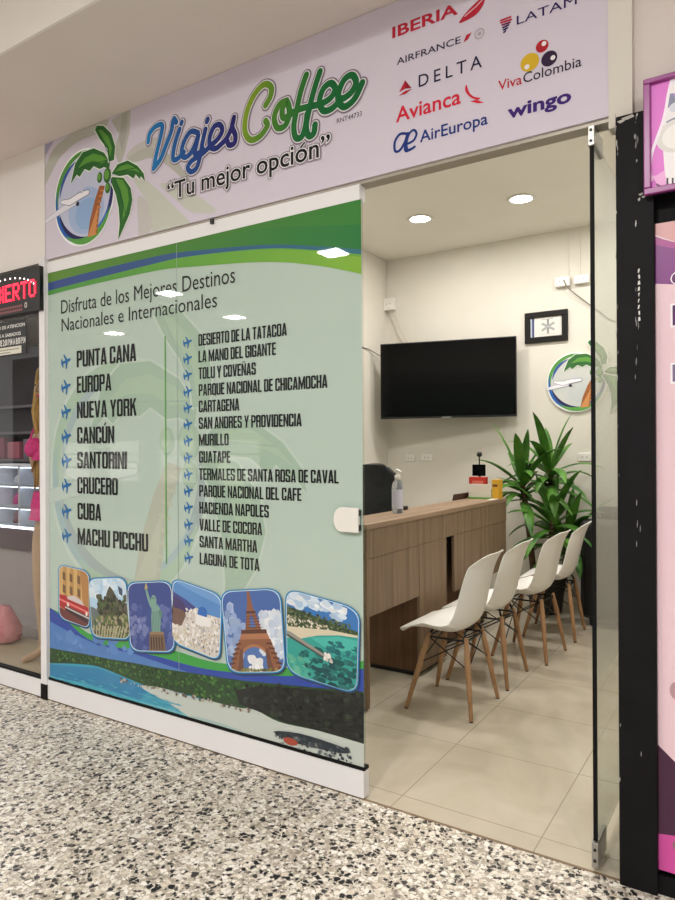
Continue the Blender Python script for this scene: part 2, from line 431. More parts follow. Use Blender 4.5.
# ------------------------------------------------------------------ the setting
YB, XL, XR, ZC = 6.3, -3.40, -0.10, 3.39      # shop interior: back wall, left wall, right wall, ceiling
ZS = 3.14                                     # underside of the hall's beam over the shop fronts
def slab(name, m, *b): return struct(MB().box(*b).build(name, m))
slab('floor', M_tile, XL, -0.02, D, YB, -0.1, 0.0)
slab('floor_hall', M_terr, -13.0, 3.0, -5.2, D-0.012, -0.1, 0.0)
slab('trim_1', noisy('threshold_strip', (120,100,78), (140,118,94), 30, 0.6), -13.0, 3.0, D-0.012, D+0.0, -0.1, 0.001)
slab('ceiling', M_ceil, XL, XR, D+0.12, YB, ZC, ZC+0.1)
slab('wall_back', M_wall, XL-0.05, 0.0, YB, YB+0.1, 0, ZC+0.1)
slab('wall_left', M_wall, XL-0.05, XL, D+0.05, YB, 0, ZC+0.1)
slab('wall_right', M_wall, XR, XR+0.07, D+0.05, YB, 0, ZC+0.1)
slab('wall_header', M_wall, XL-0.05, -0.30, D+0.09, D+0.12, 2.50, ZC+0.1)
slab('ceiling_soffit', M_beam, -13.0, 3.0, 1.712, D+0.12, ZS, 3.7)
slab('ceiling_fascia', M_fascia, -13.0, 3.0, 1.70, 1.712, ZS, 3.6)
slab('ceiling_hall', M_ceil, -13.0, 3.0, -5.2, 1.70, 3.6, 3.7)
# wall right of the sign with a pale jamb, and wall above the left shop
slab('wall_pier', M_beam, -0.395, 3.0, D+0.02, D+0.06, 2.46, ZS)
slab('trim_2', M_wall, -0.437, -0.365, D-0.005, D+0.05, 2.44, ZS)
slab('wall_above', M_fascia, -6.5, -3.455, D+0.0, D+0.06, 2.475, ZS)
# white posts, rails and kick plates of the fronts
post = MB().box(-3.487, -3.435, D-0.02, D+0.06, 0.085, 2.49).build('trim_3', M_alu, None, 0.003); struct(post)
MB().box(-3.487, -3.435, D-0.021, D+0.061, 0.0, 0.085).build('post_shoe', M_rubber, post)
slab('trim_4', M_alu, -3.435, -1.384, D+0.0, D+0.045, 2.406, 2.468)          # head rail over the glass
slab('trim_5', M_alu_d, -3.435, -0.43, D+0.01, D+0.07, 2.470, 2.484)        # channel under the sign
kp = slab('trim_6', M_alu, -3.435, -1.372, D-0.012, D+0.03, 0.006, 0.112)
MB().box(-3.435, -1.372, D-0.006, D+0.03, 0.112, 0.126).build('gasket', M_rubber, kp)
kq = slab('trim_7', M_alu, -6.5, -3.487, D-0.012, D+0.03, 0.006, 0.10)
MB().box(-6.5, -3.487, D-0.004, D+0.03, 0.10, 0.112).build('gasket', M_rubber, kq)
# black column between the two right hand fronts
colm = struct(MB().box(-0.412, -0.300, D-0.03, D+0.30, 0, 2.462).build('wall_column', M_black, None, 0.004))
cs = Sheet(lambda a, b, o: (a, D-0.0305-o, b))
for i in range(46):
    z = random.choice([random.uniform(2.30,2.46), random.uniform(0.1,2.4), random.uniform(1.6,1.95)]); x = random.choice([-0.411, -0.355, -0.35]) + random.uniform(-0.002, 0.006)
    w, h = random.uniform(0.0006, 0.0025), random.uniform(0.003, 0.02)
    cs.poly([(x-w, z), (x, z-h*.4), (x+w, z+h*.3), (x+w*.4, z+h), (x-w*.5, z+h*.7)], random.choice([(150,148,148),(110,108,108),(196,194,190)]))
for (x, z, w, h) in ((-0.375,2.452,.02,.009),(-0.395,2.445,.012,.008),(-0.338,2.20,.007,.006),(-0.330,2.19,.006,.005),(-0.343,2.185,.004,.008)):
    cs.poly([(x-w, z), (x-w*.2, z-h), (x+w, z-h*.4), (x+w*.7, z+h*.6), (x, z+h*.3)], (176,172,166))
for k in range(9):
    z = 1.80 + k*0.019; cs.poly([(-0.347+.002*math.sin(k*2), z), (-0.343+.003*math.cos(k), z+.002), (-0.342, z+.014), (-0.347, z+.012)], (225,223,220))
cs.build('worn_paint', M_paper, colm)
slab('wall_front_right', M_black, -0.300, 3.0, D+0.012, D+0.06, 0, 2.46)
struct(MB().box(-0.300, 3.0, D-0.012, D, 0, 0.06).build('baseboard_right', M_black))

# glass of the travel shop: pane behind the print, lock plate
win = struct(MB().box(-3.43, -1.375, D+0.003, D+0.013, 0.12, 2.41).build('window_1', M_pane))
# open glass door, swung inward at its pivot
door = struct(thing('door_1', '', '', (-0.492, D, 0)))
del door['label']; del door['category']
MB().box(-0.497, -0.487, D+0.012, D+0.93, 0.065, 2.43).build('glass_pane', M_glass, door)
MB().box(-0.4985, -0.4855, D+0.004, D+0.0122, 0.10, 2.40).build('glass_edge', M_rubber, door)  # black strip stands in for the dark look of the bare glass edge
for z0, z1, nm in ((2.400, 2.468, 'top_patch'), (0.012, 0.098, 'bottom_patch')):
    p = MB().box(-0.503, -0.481, D-0.004, D+0.13, z0, z1).build(nm, M_steel, door, 0.003)
    for zz in ((z0+z1)/2-0.018, (z0+z1)/2+0.018):
        MB().tube([(-0.492, D-0.004, zz), (-0.492, D-0.0065, zz)], 0.005, 12).build('screw', M_blackpl, p)

# ------------------------------------------------------------------ hall opposite (seen mirrored in the glass) and its lights
slab('wall_opposite', noisy('opposite_paint', (92,90,88), (80,78,76), 1, 0.7), -16.0, 3.0, -5.3, -5.2, 0, 3.7)
M_lit = mat('lit_shop_panel', (255,248,240), 0.5, emit=2.2)
M_dark = noisy('dark_shopfront', (46,44,46), (62,58,58), 2, 0.4)
slab('wall_opposite_front', M_dark, -14.5, -3.2, -5.2, -5.15, 0.05, 2.35)
M_lamp = mat('lamp_diffuser', (255,250,242), 0.5, emit=22.0)
def area(name, parent, loc, sx, sy, watts, col=(1,0.972,0.948), rot=(0,0,0), shape='RECTANGLE', spread=None):
    l = bpy.data.lights.new(name, 'AREA'); l.shape = shape; l.size = sx
    if shape in ('RECTANGLE','ELLIPSE'): l.size_y = sy
    l.energy = watts; l.color = col
    if spread: l.spread = spread
    o = bpy.data.objects.new(name, l); put(o, parent); o.location = Vector(loc) - wloc(parent); o.rotation_euler = rot
    return o
for i, (x, y, wh) in enumerate(((-4.06,-1.61,'nearest the travel shop'),(-7.0,-1.97,'in front of the lingerie shop'),(-7.37,-3.75,'along the far side'),(-10.2,-3.64,'at the far end'),(-0.9,-0.9,'an unseen one added nearest the camera'),(1.6,-1.2,'an unseen one added on the right'),(-1.4,-3.7,'an unseen one added behind the camera'))):  # last three panels are unseen, added to light sign and floor
    t = thing('ceiling_panel_light', 'square white ceiling light of the hall, '+wh, 'ceiling light', (x, y, 3.6), 'square lights of the hall ceiling')
    MB().box(x-.15, x+.15, y-.15, y+.15, 3.585, 3.6).build('trim_ring', M_alu, t)
    MB().box(x-.13, x+.13, y-.13, y+.13, 3.580, 3.585).build('diffuser', M_lamp, t)
    area('lamp', t, (x, y, 3.575), .26, .26, P_HALL)
# lit display cases across the hall
for i, x in enumerate((-13.2, -11.6, -10.0, -8.4)):
    t = thing('display_window', ('first','second','third','fourth')[i]+' lit display window across the hall counted from the left', 'display window', (x, -5.1, 0), 'lit windows across the hall')
    MB().box(x-.6, x+.6, -5.148, -5.12, 0.75, 1.62).build('back_panel', M_lit, t)
    f = MB()
    for z in (0.75, 1.04, 1.33, 1.62): f.box(x-.62, x+.62, -5.12, -4.9, z-.015, z+.015)
    for q in (-.61, .61): f.box(x+q-.02, x+q+.02, -5.12, -4.9, 0.735, 1.635)
    f.build('frame', M_dark, t)

# ------------------------------------------------------------------ shop downlights
dl = [(-2.53,5.30,'left'),(-1.655,5.32,'right'),(-2.53,3.7,'left front'),(-1.655,3.7,'right front'),(-0.78,5.34,'added unseen back corner'),(-0.78,3.7,'added unseen door side')]  # last two are unseen, added to brighten the right wall behind the door glass
for x, y, wh in dl:
    t = thing('downlight', 'round recessed ceiling downlight of the shop, the %s one' % wh, 'downlight', (x, y, ZC), 'shop downlights')
    MB().lathe([(0.082,-0.001),(0.108,-0.001),(0.112,-0.006),(0.104,-0.012),(0.084,-0.008)], (x,y,ZC), 32, cap=False).build('trim_ring', M_white, t, smooth=True)
    MB().lathe([(0.001,-0.0045),(0.086,-0.004)], (x,y,ZC), 32, cap=False).build('diffuser', M_lamp, t)
    area('lamp', t, (x, y, ZC-0.014), .15, .15, P_ROOM, (1,0.972,0.935), shape='DISK')
# ------------------------------------------------------------------ palm and aeroplane roundel, traced once in its own unit circle
_lc = W(40+228/5, 100+478/5); _lx0 = W(56.4, 196)[0]; _lx1 = W(114.6, 190)[0]
_lR = (_lx1-_lx0)/2*1.02; _lC = ((_lx0+_lx1)/2, (W(88,146)[1]+W(84,245)[1])/2)
def LU(pts):
    out = []
    for x, y in pts:
        X, Z = W(40+x/5, 100+y/5); out.append(((X-_lC[0])/_lR, (Z-_lC[1])/_lR))
    return out
LEAF = [LU([(352,312),(322,264),(270,242),(215,262),(178,318),(155,420),(186,374),(200,386),(225,346),(250,356),(270,332),(300,346),(322,336),(347,346)]),
        LU([(345,310),(338,245),(300,195),(276,150),(286,128),(320,130),(358,168),(378,232),(372,300)]),
        LU([(360,368),(390,322),(440,303),(490,330),(520,368),(527,408),(506,382),(500,396),(480,372),(470,394),(440,374),(400,382)]),
        LU([(360,385),(420,390),(455,440),(464,500),(450,570),(420,640),(392,702),(400,620),(395,540),(380,470),(360,420)])]
HILI = [LU([(340,300),(310,278),(268,268),(225,290),(190,345),(230,318),(270,305),(310,318)]),
        LU([(352,290),(345,235),(315,190),(292,150),(310,150),(345,185),(362,240)]),
        LU([(375,362),(400,334),(440,320),(480,340),(505,365),(470,352),(430,352)]),
        LU([(380,395),(415,400),(440,445),(446,500),(430,570),(415,600),(420,520),(405,450)])]
TRUNK = LU([(300,428),(326,430),(302,520),(286,672),(240,688),(252,600),(276,500)])
COCO = LU([(300,388),(338,378),(340,440)])
PLANE_B = LU([(112,512),(150,512),(200,480),(240,462)]); PLANE_W = LU([(172,512),(110,552),(20,615)]); ENG = LU([(190,520)])[0]
PL_T = LU([(206,470),(206,440),(214,425),(216,466)])
def roundel(sh, c, R, bg, fade=0.0, disc=True, plane=True, sky=((196,200,222),(166,186,220),(146,176,216)), wing=1.0):
    """the palm and aeroplane emblem; fade mixes its inks towards bg (the pale printed version)"""
    f = lambda col: mix(col, bg, fade)
    T = lambda pts: [(c[0]+R*x, c[1]+R*z) for x, z in pts]
    if disc:
        sh.ellipse(c[0], c[1], .92*R, .92*R, f(sky[0]), 48)
        sh.ellipse(c[0]+.05*R, c[1]-.32*R, .60*R, .50*R, f(sky[1]), 40)
        sh.ellipse(c[0]+.1*R, c[1]-.40*R, .40*R, .34*R, f(sky[2]), 36)
    def cres(a0, a1, r, w, col, n=36, drift=0.0):
        pts, rs = [], []
        for i in range(n+1):
            t = i/n; a = math.radians(a0+(a1-a0)*t); q = r+drift*t
            pts.append((c[0]+R*q*math.cos(a), c[1]+R*q*math.sin(a))); rs.append(R*w*math.sin(math.pi*min(.98,max(.02,t)))**.7)
        sh.stroke(pts, rs, f(col))
    cres(62, 205, .97, .085, (245,248,245)); cres(160, 330, .98, .10, (240,244,244)); cres(300, 372, .93, .07, (240,244,244))
    cres(66, 215, .955, .062, (84,148,66)); cres(108, 172, .855, .045, (52,86,160))
    cres(165, 292, .965, .060, (38,96,176)); cres(195, 275, .895, .050, (34,34,88))
    cres(-55, 12, .90, .055, (40,40,100)); cres(232, 335, .99, .075, (92,160,72), drift=-.06); cres(285, 340, .87, .03, (60,110,190))
    if plane:
        PW = [PLANE_W[0], PLANE_W[1], tuple(a+(b-a)*wing for a, b in zip(PLANE_W[1], PLANE_W[2]))]
        sh.stroke(T(PW), [.085*R,.075*R,.05*R], f((170,172,188))); sh.stroke(T(PW), [.07*R,.062*R,.04*R], f((228,226,236)))
        sh.stroke(T(PLANE_B), [.05*R,.085*R,.085*R,.065*R], f((110,110,130))); sh.stroke(T(PLANE_B), [.038*R,.068*R,.068*R,.048*R], f((240,238,244)))
        sh.poly(T(PL_T), f((200,200,215))); e = T([ENG])[0]; sh.ellipse(e[0], e[1], .055*R, .05*R, f((40,40,60)), 14)
    tr = T(TRUNK); sh.poly(tr, f((158,92,48)))
    hl = T([( (x*.86+.014), z) for x, z in TRUNK]); sh.poly([(p[0]+.0*R, p[1]) for p in hl[2:5]+[tr[1]]][:3], f((206,142,84)))
    for k in range(9):
        t = k/9; x0 = tr[3][0]*(1-t)+tr[1][0]*t; x1 = tr[4][0]*(1-t)+tr[0][0]*t; z = tr[3][1]*(1-t)+tr[1][1]*t
        xm = (x0*.35+x1*.65); sh.poly([(x0-.01*R, z), (xm, z+.03*R), (xm, z+.055*R), (x0-.01*R, z+.03*R)], f((206,140,80)))
    for lf, hi in zip(LEAF, HILI):
        p = T(lf); sh.stroke(p, .022*R, f((232,240,226))); sh.poly(p, f((44,104,44)))
        q = T(hi); sh.poly(q, f((92,152,58)))
        n = len(p)
        sh.stroke([q[0], q[len(q)//2]], .008*R, f((30,76,34)))
    for (x, z), k in zip(T(COCO), (.10,.14,.10)):
        sh.ellipse(x, z, k*R*.85, k*R*1.15, f((50,104,44)), 18); sh.ellipse(x-.02*R, z+.02*R, k*R*.55, k*R*.75, f((104,158,66)), 16)

# ------------------------------------------------------------------ the sign over the shop front
sg = thing('shop_sign', 'long white shop fascia sign with blue and green script lettering and airline logos', 'sign', (-1.944, D, 2.484))
SX0, SX1, SZ0, SZ1 = -3.448, -0.437, 2.484, ZS
MB().box(SX0, SX1, D+0.0, D+0.085, SZ0, SZ1-.002).build('sign_board', mat('sign_board_white', (218,211,222), 0.4), sg)
BG = (216,208,222)
art = Sheet(facade(D)); art.clip = [(SX0,SZ0),(SX1,SZ0),(SX1,SZ1-.002),(SX0,SZ1-.002)]
art.poly([(SX0,SZ0),(SX1,SZ0),(SX1,SZ1),(SX0,SZ1)], BG)
Zm = lambda pts, sc, ox, oy: [W(ox+x/sc, oy+y/sc) for x, y in pts]
g4 = lambda pts: Zm(pts, 5.0, 40, 100)
GH = (186,186,176); GH2 = (200,196,192)
art.poly(g4([(22,215),(70,205),(20,290)]), (170,168,196))
art.poly(spline(g4([(22,430),(30,330),(80,230),(190,150),(340,95),(300,160),(180,215),(100,290),(60,360)]), 4, True), GH)
art.poly(g4([(355,100),(455,40),(448,160),(425,260),(398,330),(370,250),(395,170)]), GH)
art.poly(g4([(410,70),(440,55),(432,170),(410,250),(395,200)]), (172,172,164))
art.poly(spline(g4([(430,280),(480,225),(560,190),(640,190),(620,230),(540,240),(470,290)]), 4, True), GH2)
art.poly(spline(g4([(430,300),(500,250),(580,240),(680,300),(760,420),(720,400),(640,330),(560,290),(480,310)]), 4, True), GH)
art.poly(spline(g4([(470,400),(540,410),(660,520),(760,640),(640,680),(560,650),(540,520)]), 4, True), (200,204,192))
art.poly(spline(g4([(600,420),(700,430),(820,500),(880,560),(760,560),(680,500)]), 4, True), (202,204,194))
art.poly(spline(g4([(490,480),(540,520),(560,640),(500,690),(490,600)]), 4, True), GH2)
art.build('background_print', M_sign, sg)
lg = Sheet(facade(D-.0012)); lg.clip = art.clip
roundel(lg, _lC, _lR, BG); lg.build('palm_emblem', M_sign, sg)

# shop name, drawn as pen strokes
z5 = lambda pts: Zm(pts, 5.625, 140, 60)
z6 = lambda pts: Zm(pts, 4.821, 240, 50)
def grad(c0, c1, x0, x1):
    return lambda p: mix(c0, c1, max(0, min(1, (p[0]-x0)/(x1-x0))))
V_ = [[(236,358),(238,352)],[(50,462),(58,415),(92,375),(128,368),(120,430),(98,520),(80,612)], [(80,612),(118,560),(150,480),(180,400),(188,350),(196,332)], [(196,332),(208,352)],
      [(226,392),(206,450),(192,510),(190,560),(216,556),(250,520)],
      [(330,412),(290,404),(256,450),(238,510),(250,548),(280,535),(308,490),(334,418),(318,490),(312,530),(336,524),(356,500)],
      [(384,336),(380,348)], [(372,392),(356,460),(342,540),(322,608),(290,630),(272,606),(296,568),(350,532),(396,490)],
      [(396,486),(440,448),(466,400),(452,366),(420,378),(396,436),(398,488),(428,500),(462,474),(492,440),(520,380),(532,326)],
      [(532,326),(522,376),(540,426),(534,470),(506,480),(496,462)]]
C_ = [[(126,268),(150,224),(152,180),(118,168),(70,220),(34,306),(26,390),(52,434),(98,418),(134,368),(126,344)],
      [(228,246),(192,266),(168,326),(182,376),(220,366),(242,306),(228,250),(206,292),(214,330),(258,304)],
      [(322,122),(296,200),(276,290),(262,372),(272,424),(300,420),(318,370),(326,310)],
      [(388,106),(358,200),(334,300),(322,372),(334,416),(358,404),(364,362)],
      [(258,302),(300,284),(350,272),(396,262)],
      [(396,262),(440,232),(462,190),(440,162),(404,190),(386,250),(404,294),(446,284),(492,236)],
      [(490,242),(536,210),(562,160),(544,124),(508,142),(480,200),(478,252),(508,276),(556,236),(592,160)]]
def script(name, strokes, conv, sc, r, col, grow):
    for nm, ex, cl, up in (('glow', grow[0], (138,124,136), .0014), ('outline', grow[1], (238,236,240), .0028), ('lettering', 0, col, .0042)):
        sh = Sheet(facade(D-up))
        for st in strokes:
            pts = conv(spline(st, 5)); q = st[0]
            rad = PX((r+ex)/sc, 250, 130)
            sh.stroke(pts, rad, cl)
        sh.build(name if nm == 'lettering' else name+'_'+nm, M_sign, sg)
script('name_script', V_, z5, 5.625, 17.0, grad((30,128,190),(38,34,108), W(148,140)[0], W(232,120)[0]), (13, 5.5))
def cgrad(p):
    t = max(0, min(1, (p[0]-W(243,130)[0])/(W(310,100)[0]-W(243,130)[0])*.75 + (W(260,75)[1]-p[1])*1.1))
    return mix((160,176,36), (22,104,52), t)
script('second_script', C_, z6, 4.821, 15.5, cgrad, (12, 4.8))
def tline(sh, txt, u0, v0, u1, cap_px, col, bold=0.0, grow=0.0, spacing=1.0, shear=0.0, y=D):
    x0, z0 = W(u0, v0, y); x1, _ = W(u1, v0, y)
    # right end: the x whose projection is u1 does not depend on v much
    sh.text(txt, x0, x1, z0, PX(cap_px, u0, v0, y), col, bold, grow, spacing, shear)
def uX(u, vguess, y=D): return W(u, vguess, y)[0]
for nm, gr, cl, up in (('tagline_glow', .075, (150,136,148), .0044), ('tagline_outline', .035, (240,238,242), .0046), ('tagline', 0, (22,20,24), .0048)):
    sh = Sheet(facade(D-up)); tline(sh, '“Tu mejor opcion”', 168, 201, 331, 17.0, cl, .012, gr)
    a, q = z6([(296,472),(313,449)]); sh.stroke([a, q], PX(1.0+gr*22, 300, 150), cl); sh.build(nm, M_sign, sg)
sh = Sheet(facade(D-.0012)); tline(sh, 'RNT44733', 337, 123.6, 362, 4.7, (60,54,62)); sh.build('registration_number', M_sign, sg)
z7 = lambda pts: Zm(pts, 5.625, 380, 0)
z8 = lambda pts: Zm(pts, 5.4, 490, 0)
RED, NAVY, INDIGO = (186,36,58), (36,34,64), (46,30,92)
def logo(name, fn):
    sh = Sheet(facade(D-.0012)); sh.clip = art.clip; fn(sh); sh.build(name, M_sign, sg)
def f(sh):
    tline(sh, 'IBERIA', 392.4, 38.8, 458.2, 11.3, RED, .022)
    sh.poly(spline(z7([(446,132),(478,80),(530,25),(592,-28),(586,15),(560,62),(520,98)]), 4, True), RED)
    sh.stroke(z7([(478,92),(540,38),(600,-25)]), PX(.5,450,10), (226,200,206))
logo('airline_mark', f)
def f(sh):
    tline(sh, 'AIRFRANCE', 396.9, 65.4, 460.9, 6.6, NAVY, .006)
    sh.poly(z7([(470,240),(486,198),(516,182),(496,222)]), RED)
    c = z7([(560,190)])[0]; sh.ellipse(c[0], c[1], .019, .019, (170,164,174)); sh.ellipse(c[0], c[1], .015, .015, (206,198,210)); sh.ellipse(c[0], c[1], .007, .007, (168,162,172))
logo('airline_mark', f)
def f(sh):
    tline(sh, 'DELTA', 418.8, 87.5, 482.2, 12.0, NAVY, .004, spacing=1.45)
    sh.poly(z7([(108,520),(142,452),(142,500)]), RED); sh.poly(z7([(142,452),(178,496),(142,500)]), (150,24,44))
    sh.poly(z7([(106,540),(142,512),(180,500),(146,528)]), RED)
logo('airline_mark', f)
def f(sh):
    tline(sh, 'Avianca', 396, 123, 461, 15.0, (216,38,62), .014)
    sh.poly(spline(z7([(486,476),(502,520),(528,544),(566,552),(545,562),(508,546),(480,512)]), 3, True), (216,38,62))
    sh.poly(z7([(506,570),(545,562),(586,578),(550,582)]), (216,38,62))
logo('airline_mark', f)
def f(sh):
    B = (30,56,128)
    tline(sh, 'AirEuropa', 420, 142.8, 488, 11.6, B, .012)
    r = PX(12/5.625, 405, 140)
    sh.stroke(z7(spline([(150,752),(112,756),(84,800),(86,850),(112,846),(140,800),(158,744),(142,810),(146,850),(176,838)], 5)), r*.62, B)
    sh.stroke(z7(spline([(150,812),(190,790),(206,752),(190,732),(164,756),(150,810),(160,846),(196,826)], 5)), r*.55, B)
logo('airline_mark', f)
def f(sh):
    tline(sh, 'LATAM', 516.9, 25, 577, 8.6, INDIGO, 0)
    for a, b, cl in (((58,112),(112,92),RED),((60,124),(116,106),RED),((66,136),(108,122),(120,30,80)),((70,150),(100,136),INDIGO),((74,162),(94,152),INDIGO),((76,176),(84,168),INDIGO)):
        sh.stroke(z8([a, b]), PX(.9, 500, 20), cl)
logo('airline_mark', f)
def f(sh):
    for (x, y, r, cl, hx, hy, hr) in ((282,250,33,(180,30,44),292,236,13),(215,337,49,(216,178,40),200,362,14),(320,317,41,(48,28,60),340,312,13)):
        c = z8([(x, y)])[0]; q = PX(r/5.4, 540, 60); sh.ellipse(c[0], c[1], q*1.04, q, cl, 28)
        c = z8([(hx, hy)])[0]; q = PX(hr/5.4, 540, 60); sh.ellipse(c[0], c[1], q, q, (238,232,232), 18)
    tline(sh, 'Viva', 498.3, 91, 522.0, 9.8, (192,34,44), .008)
    x0 = uX(523.4, 85); zb = W(498.3, 91)[1]; sh.text('Colombia', x0, uX(581.7, 70), zb, PX(9.8,498.3,91), (42,28,52), .004)
logo('airline_mark', f)
def f(sh): tline(sh, 'wingo', 507.6, 119.4, 571.5, 13.6, (62,28,116), .03)
logo('airline_mark', f)

# ------------------------------------------------------------------ the printed film on the glass
vg = thing('window_graphic', 'large green and pale travel graphic with destination lists covering the shop glass', 'window decal', (-2.4, D, 0.13))
GX0, GX1, GZ0, GZ1 = -3.428, -1.376, 0.126, 2.405
FULL = [(GX0,GZ0),(GX1,GZ0),(GX1,GZ1),(GX0,GZ1)]
BGV = (180,198,187)
bgS = Sheet(facade(D)); bgS.clip = FULL
bgS.poly(FULL, BGV)
# pale printed emblem in the middle of the film
roundel(bgS, (W(122,475)[0]+.02, W(122,475)[1]), .60, BGV, .86, disc=False, plane=True)
z3 = lambda pts: Zm(pts, 3.553, 0, 250)
def ipl(L, u):
    for p, q in zip(L, L[1:]):
        if p[0] <= u <= q[0]: return p[1]+(q[1]-p[1])*(u-p[0])/max(1e-9, q[0]-p[0])
    return L[-1][1] if u > L[-1][0] else L[0][1]
def band(top, bot, col):
    tp, bp = spline(top, 5), spline(bot, 5); us = [48+320*i/40 for i in range(41)]
    t = [W(u, ipl(tp, u)) for u in us]; b = [W(u, ipl(bp, u)) for u in us]
    for i in range(40):
        c = col(i/39) if callable(col) else col
        bgS.poly([t[i], t[i+1], b[i+1], b[i]], c, step=(i == 0))
# green and blue bands across the head
band([(48,262),(157,238),(266,210),(366,188)], [(48,295.5),(90,285),(157.6,270.5),(190,267),(266,262),(320,266),(366,275)], lambda t: mix((74,150,64), (128,178,56), t))
band([(48,262),(157,238),(266,210),(366,188)], [(48,290.5),(90,279),(157.6,264),(190,258),(266,250),(320,252),(366,258)], lambda t: mix((92,168,62), (104,164,58), t))
band([(48,262),(157,238),(266,210),(366,188)], [(48,291),(90,280),(157.6,263),(190,256.3),(266,248.6),(320,250.5),(366,255)], lambda t: mix((48,74,142), (44,110,128), t))
band([(48,262),(157,238),(266,210),(366,188)], [(48,283),(90,272),(157.6,256),(190,251.2),(266,244.8),(320,246.5),(366,250)], lambda t: mix((92,140,46), (34,118,58), t))
band([(48,262),(157,238),(266,210),(366,188)], [(48,274),(90,265),(157.6,247),(190,243),(266,228),(320,226),(366,224)], lambda t: mix((80,128,48), (52,128,52), t))
# blue and green waves at the foot
band([(48,607),(70,618),(90,634),(130,640),(173,650),(205,660),(230,664),(285,668),(330,666),(368,660)], [(48,720),(368,800)], (64,160,72))
band([(48,606),(64,618),(90,640),(130,650),(160,657),(197,667),(230,672),(285,676),(330,673),(368,668)], [(48,730),(130,730),(250,730),(368,740)], (50,76,164))
bgS.build('film', M_ink, vg)

ls = Sheet(facade(D-.0018)); ls.clip = FULL
px = lambda pts: [W(*p) for p in pts]
def blobs(sh, n, fx, size, cols, clip=None, k=9):
    for _ in range(n):
        u, v = fx(); r = size()*random.uniform(.5, 1.3); c = random.choice(cols)
        x, z = W(u, v) if sh is ls else (u, v)
        sh.poly([(x+r*random.uniform(.7,1.2)*math.cos(a), z+r*random.uniform(.6,1.0)*math.sin(a)) for a in [2*math.pi*i/k for i in range(k)]], jit(c, 10))
# sky of the beach picture, hills, sea, sand
ls.poly(px(spline([(48,620),(70,632),(100,646),(135,654),(170,666),(200,676),(250,684),(310,690),(370,694),(370,800),(200,760),(48,720)], 1)), (84,128,190))
for i in range(40): blobs(ls, 1, lambda: (random.uniform(50,150), random.uniform(636,652)), lambda: .035, [(92,136,196),(88,132,194),(98,140,200)])
hill_top = [(48,647),(62,650),(86,654),(110,659),(135,663),(160,668),(200,674),(240,680),(300,686),(368,692)]
hill_bot = [(48,663),(80,664),(100,667),(125,677),(145,685),(163,688),(200,698),(236,707),(256,710),(280,722),(320,731),(368,745)]
T = spline(hill_top, 4); B = spline(hill_bot, 4)
ls.poly([W(*p) for p in [(48,660)]+B+[(372,830),(48,740)]], (64,158,186))                       # sea
ls.poly(px([(48,664),(98,668),(125,678),(150,690),(140,700),(100,690),(48,684)]), (52,132,176))
ls.poly(px([(48,676),(90,684),(140,700),(180,712),(172,724),(120,706),(48,690)]), (74,174,196))
ls.poly(px(spline([(120,700),(160,706),(210,722),(262,742),(250,760),(190,735),(150,716)], 3, True)), (112,184,196))
ls.poly(px(spline([(140,686),(163,688),(200,699),(256,709),(320,728),(368,742),(372,800),(320,782),(262,760),(232,744),(200,724),(170,704)], 3, True)), (196,204,196))
ls.poly(px(spline([(190,716),(230,726),(290,752),(360,778),(368,790),(330,784),(270,758),(215,736)], 3, True)), (170,194,190))
ls.poly([W(*p) for p in T] + [W(*p) for p in B[::-1]], (44,74,42))
def in_hill(u0, u1, g=0.0):
    u = random.uniform(u0, u1)
    f = lambda L: next((a[1]+(b[1]-a[1])*(u-a[0])/(b[0]-a[0]) for a, b in zip(L, L[1:]) if a[0] <= u <= b[0]), L[-1][1])
    t, b = f(hill_top), f(hill_bot); return (u, t+1.5+(b-t-4)*random.random())
blobs(ls, 420, lambda: in_hill(52,255), lambda: .0085, [(58,104,48),(38,68,40),(82,124,58),(30,54,36),(66,112,50),(48,86,44)])
ls.poly(px([(236,690),(258,686),(300,688),(368,694),(368,744),(320,730),(285,722),(256,710),(240,704)]), (30,34,32))
blobs(ls, 150, lambda: in_hill(244,364), lambda: .014, [(26,30,30),(36,42,36),(22,24,26),(44,52,42)])
blobs(ls, 70, lambda: (lambda u: (u, 684+(u-140)*.232+random.uniform(-1.5,2.5)))(random.uniform(118,250)), lambda: .008, [(150,136,120),(120,108,98),(186,176,160),(96,88,80)], k=5)
ls.poly(px(spline([(274,731),(300,733),(330,742),(350,750),(345,753),(318,748),(292,741)], 3, True)), (44,52,60))
for i in range(90):
    u = random.uniform(52,180); v = 668+(u-52)*.26+random.uniform(0,22)
    if v < 697+(u-52)*.27:
        x, z = W(u, v); ln_ = random.uniform(.02,.06); ls.poly([(x-ln_,z),(x,z+.003),(x+ln_,z-.001),(x,z-.004)], random.choice([(84,172,196),(56,144,178),(70,164,192),(104,184,200)]))
blobs(ls, 60, lambda: (lambda u: (u, 738+(u-280)*.26+random.uniform(-7,6)))(random.uniform(276,352)), lambda: .008, [(58,66,74),(86,94,96),(120,126,124),(40,48,56)], k=6)
blobs(ls, 26, lambda: (lambda u: (u, 735+(u-280)*.23+random.uniform(-3,3)))(random.uniform(276,348)), lambda: .010, [(40,48,58),(60,70,76)], k=5)
ls.poly(px(spline([(285,737),(293,738),(299,743),(293,745),(286,742)], 3, True)), (170,74,56))
ls.poly(px([(48,700.5),(52,698),(210,742),(366,785),(366,790),(48,703)]), (204,210,206))
ls.build('beach_picture', M_ink, vg)

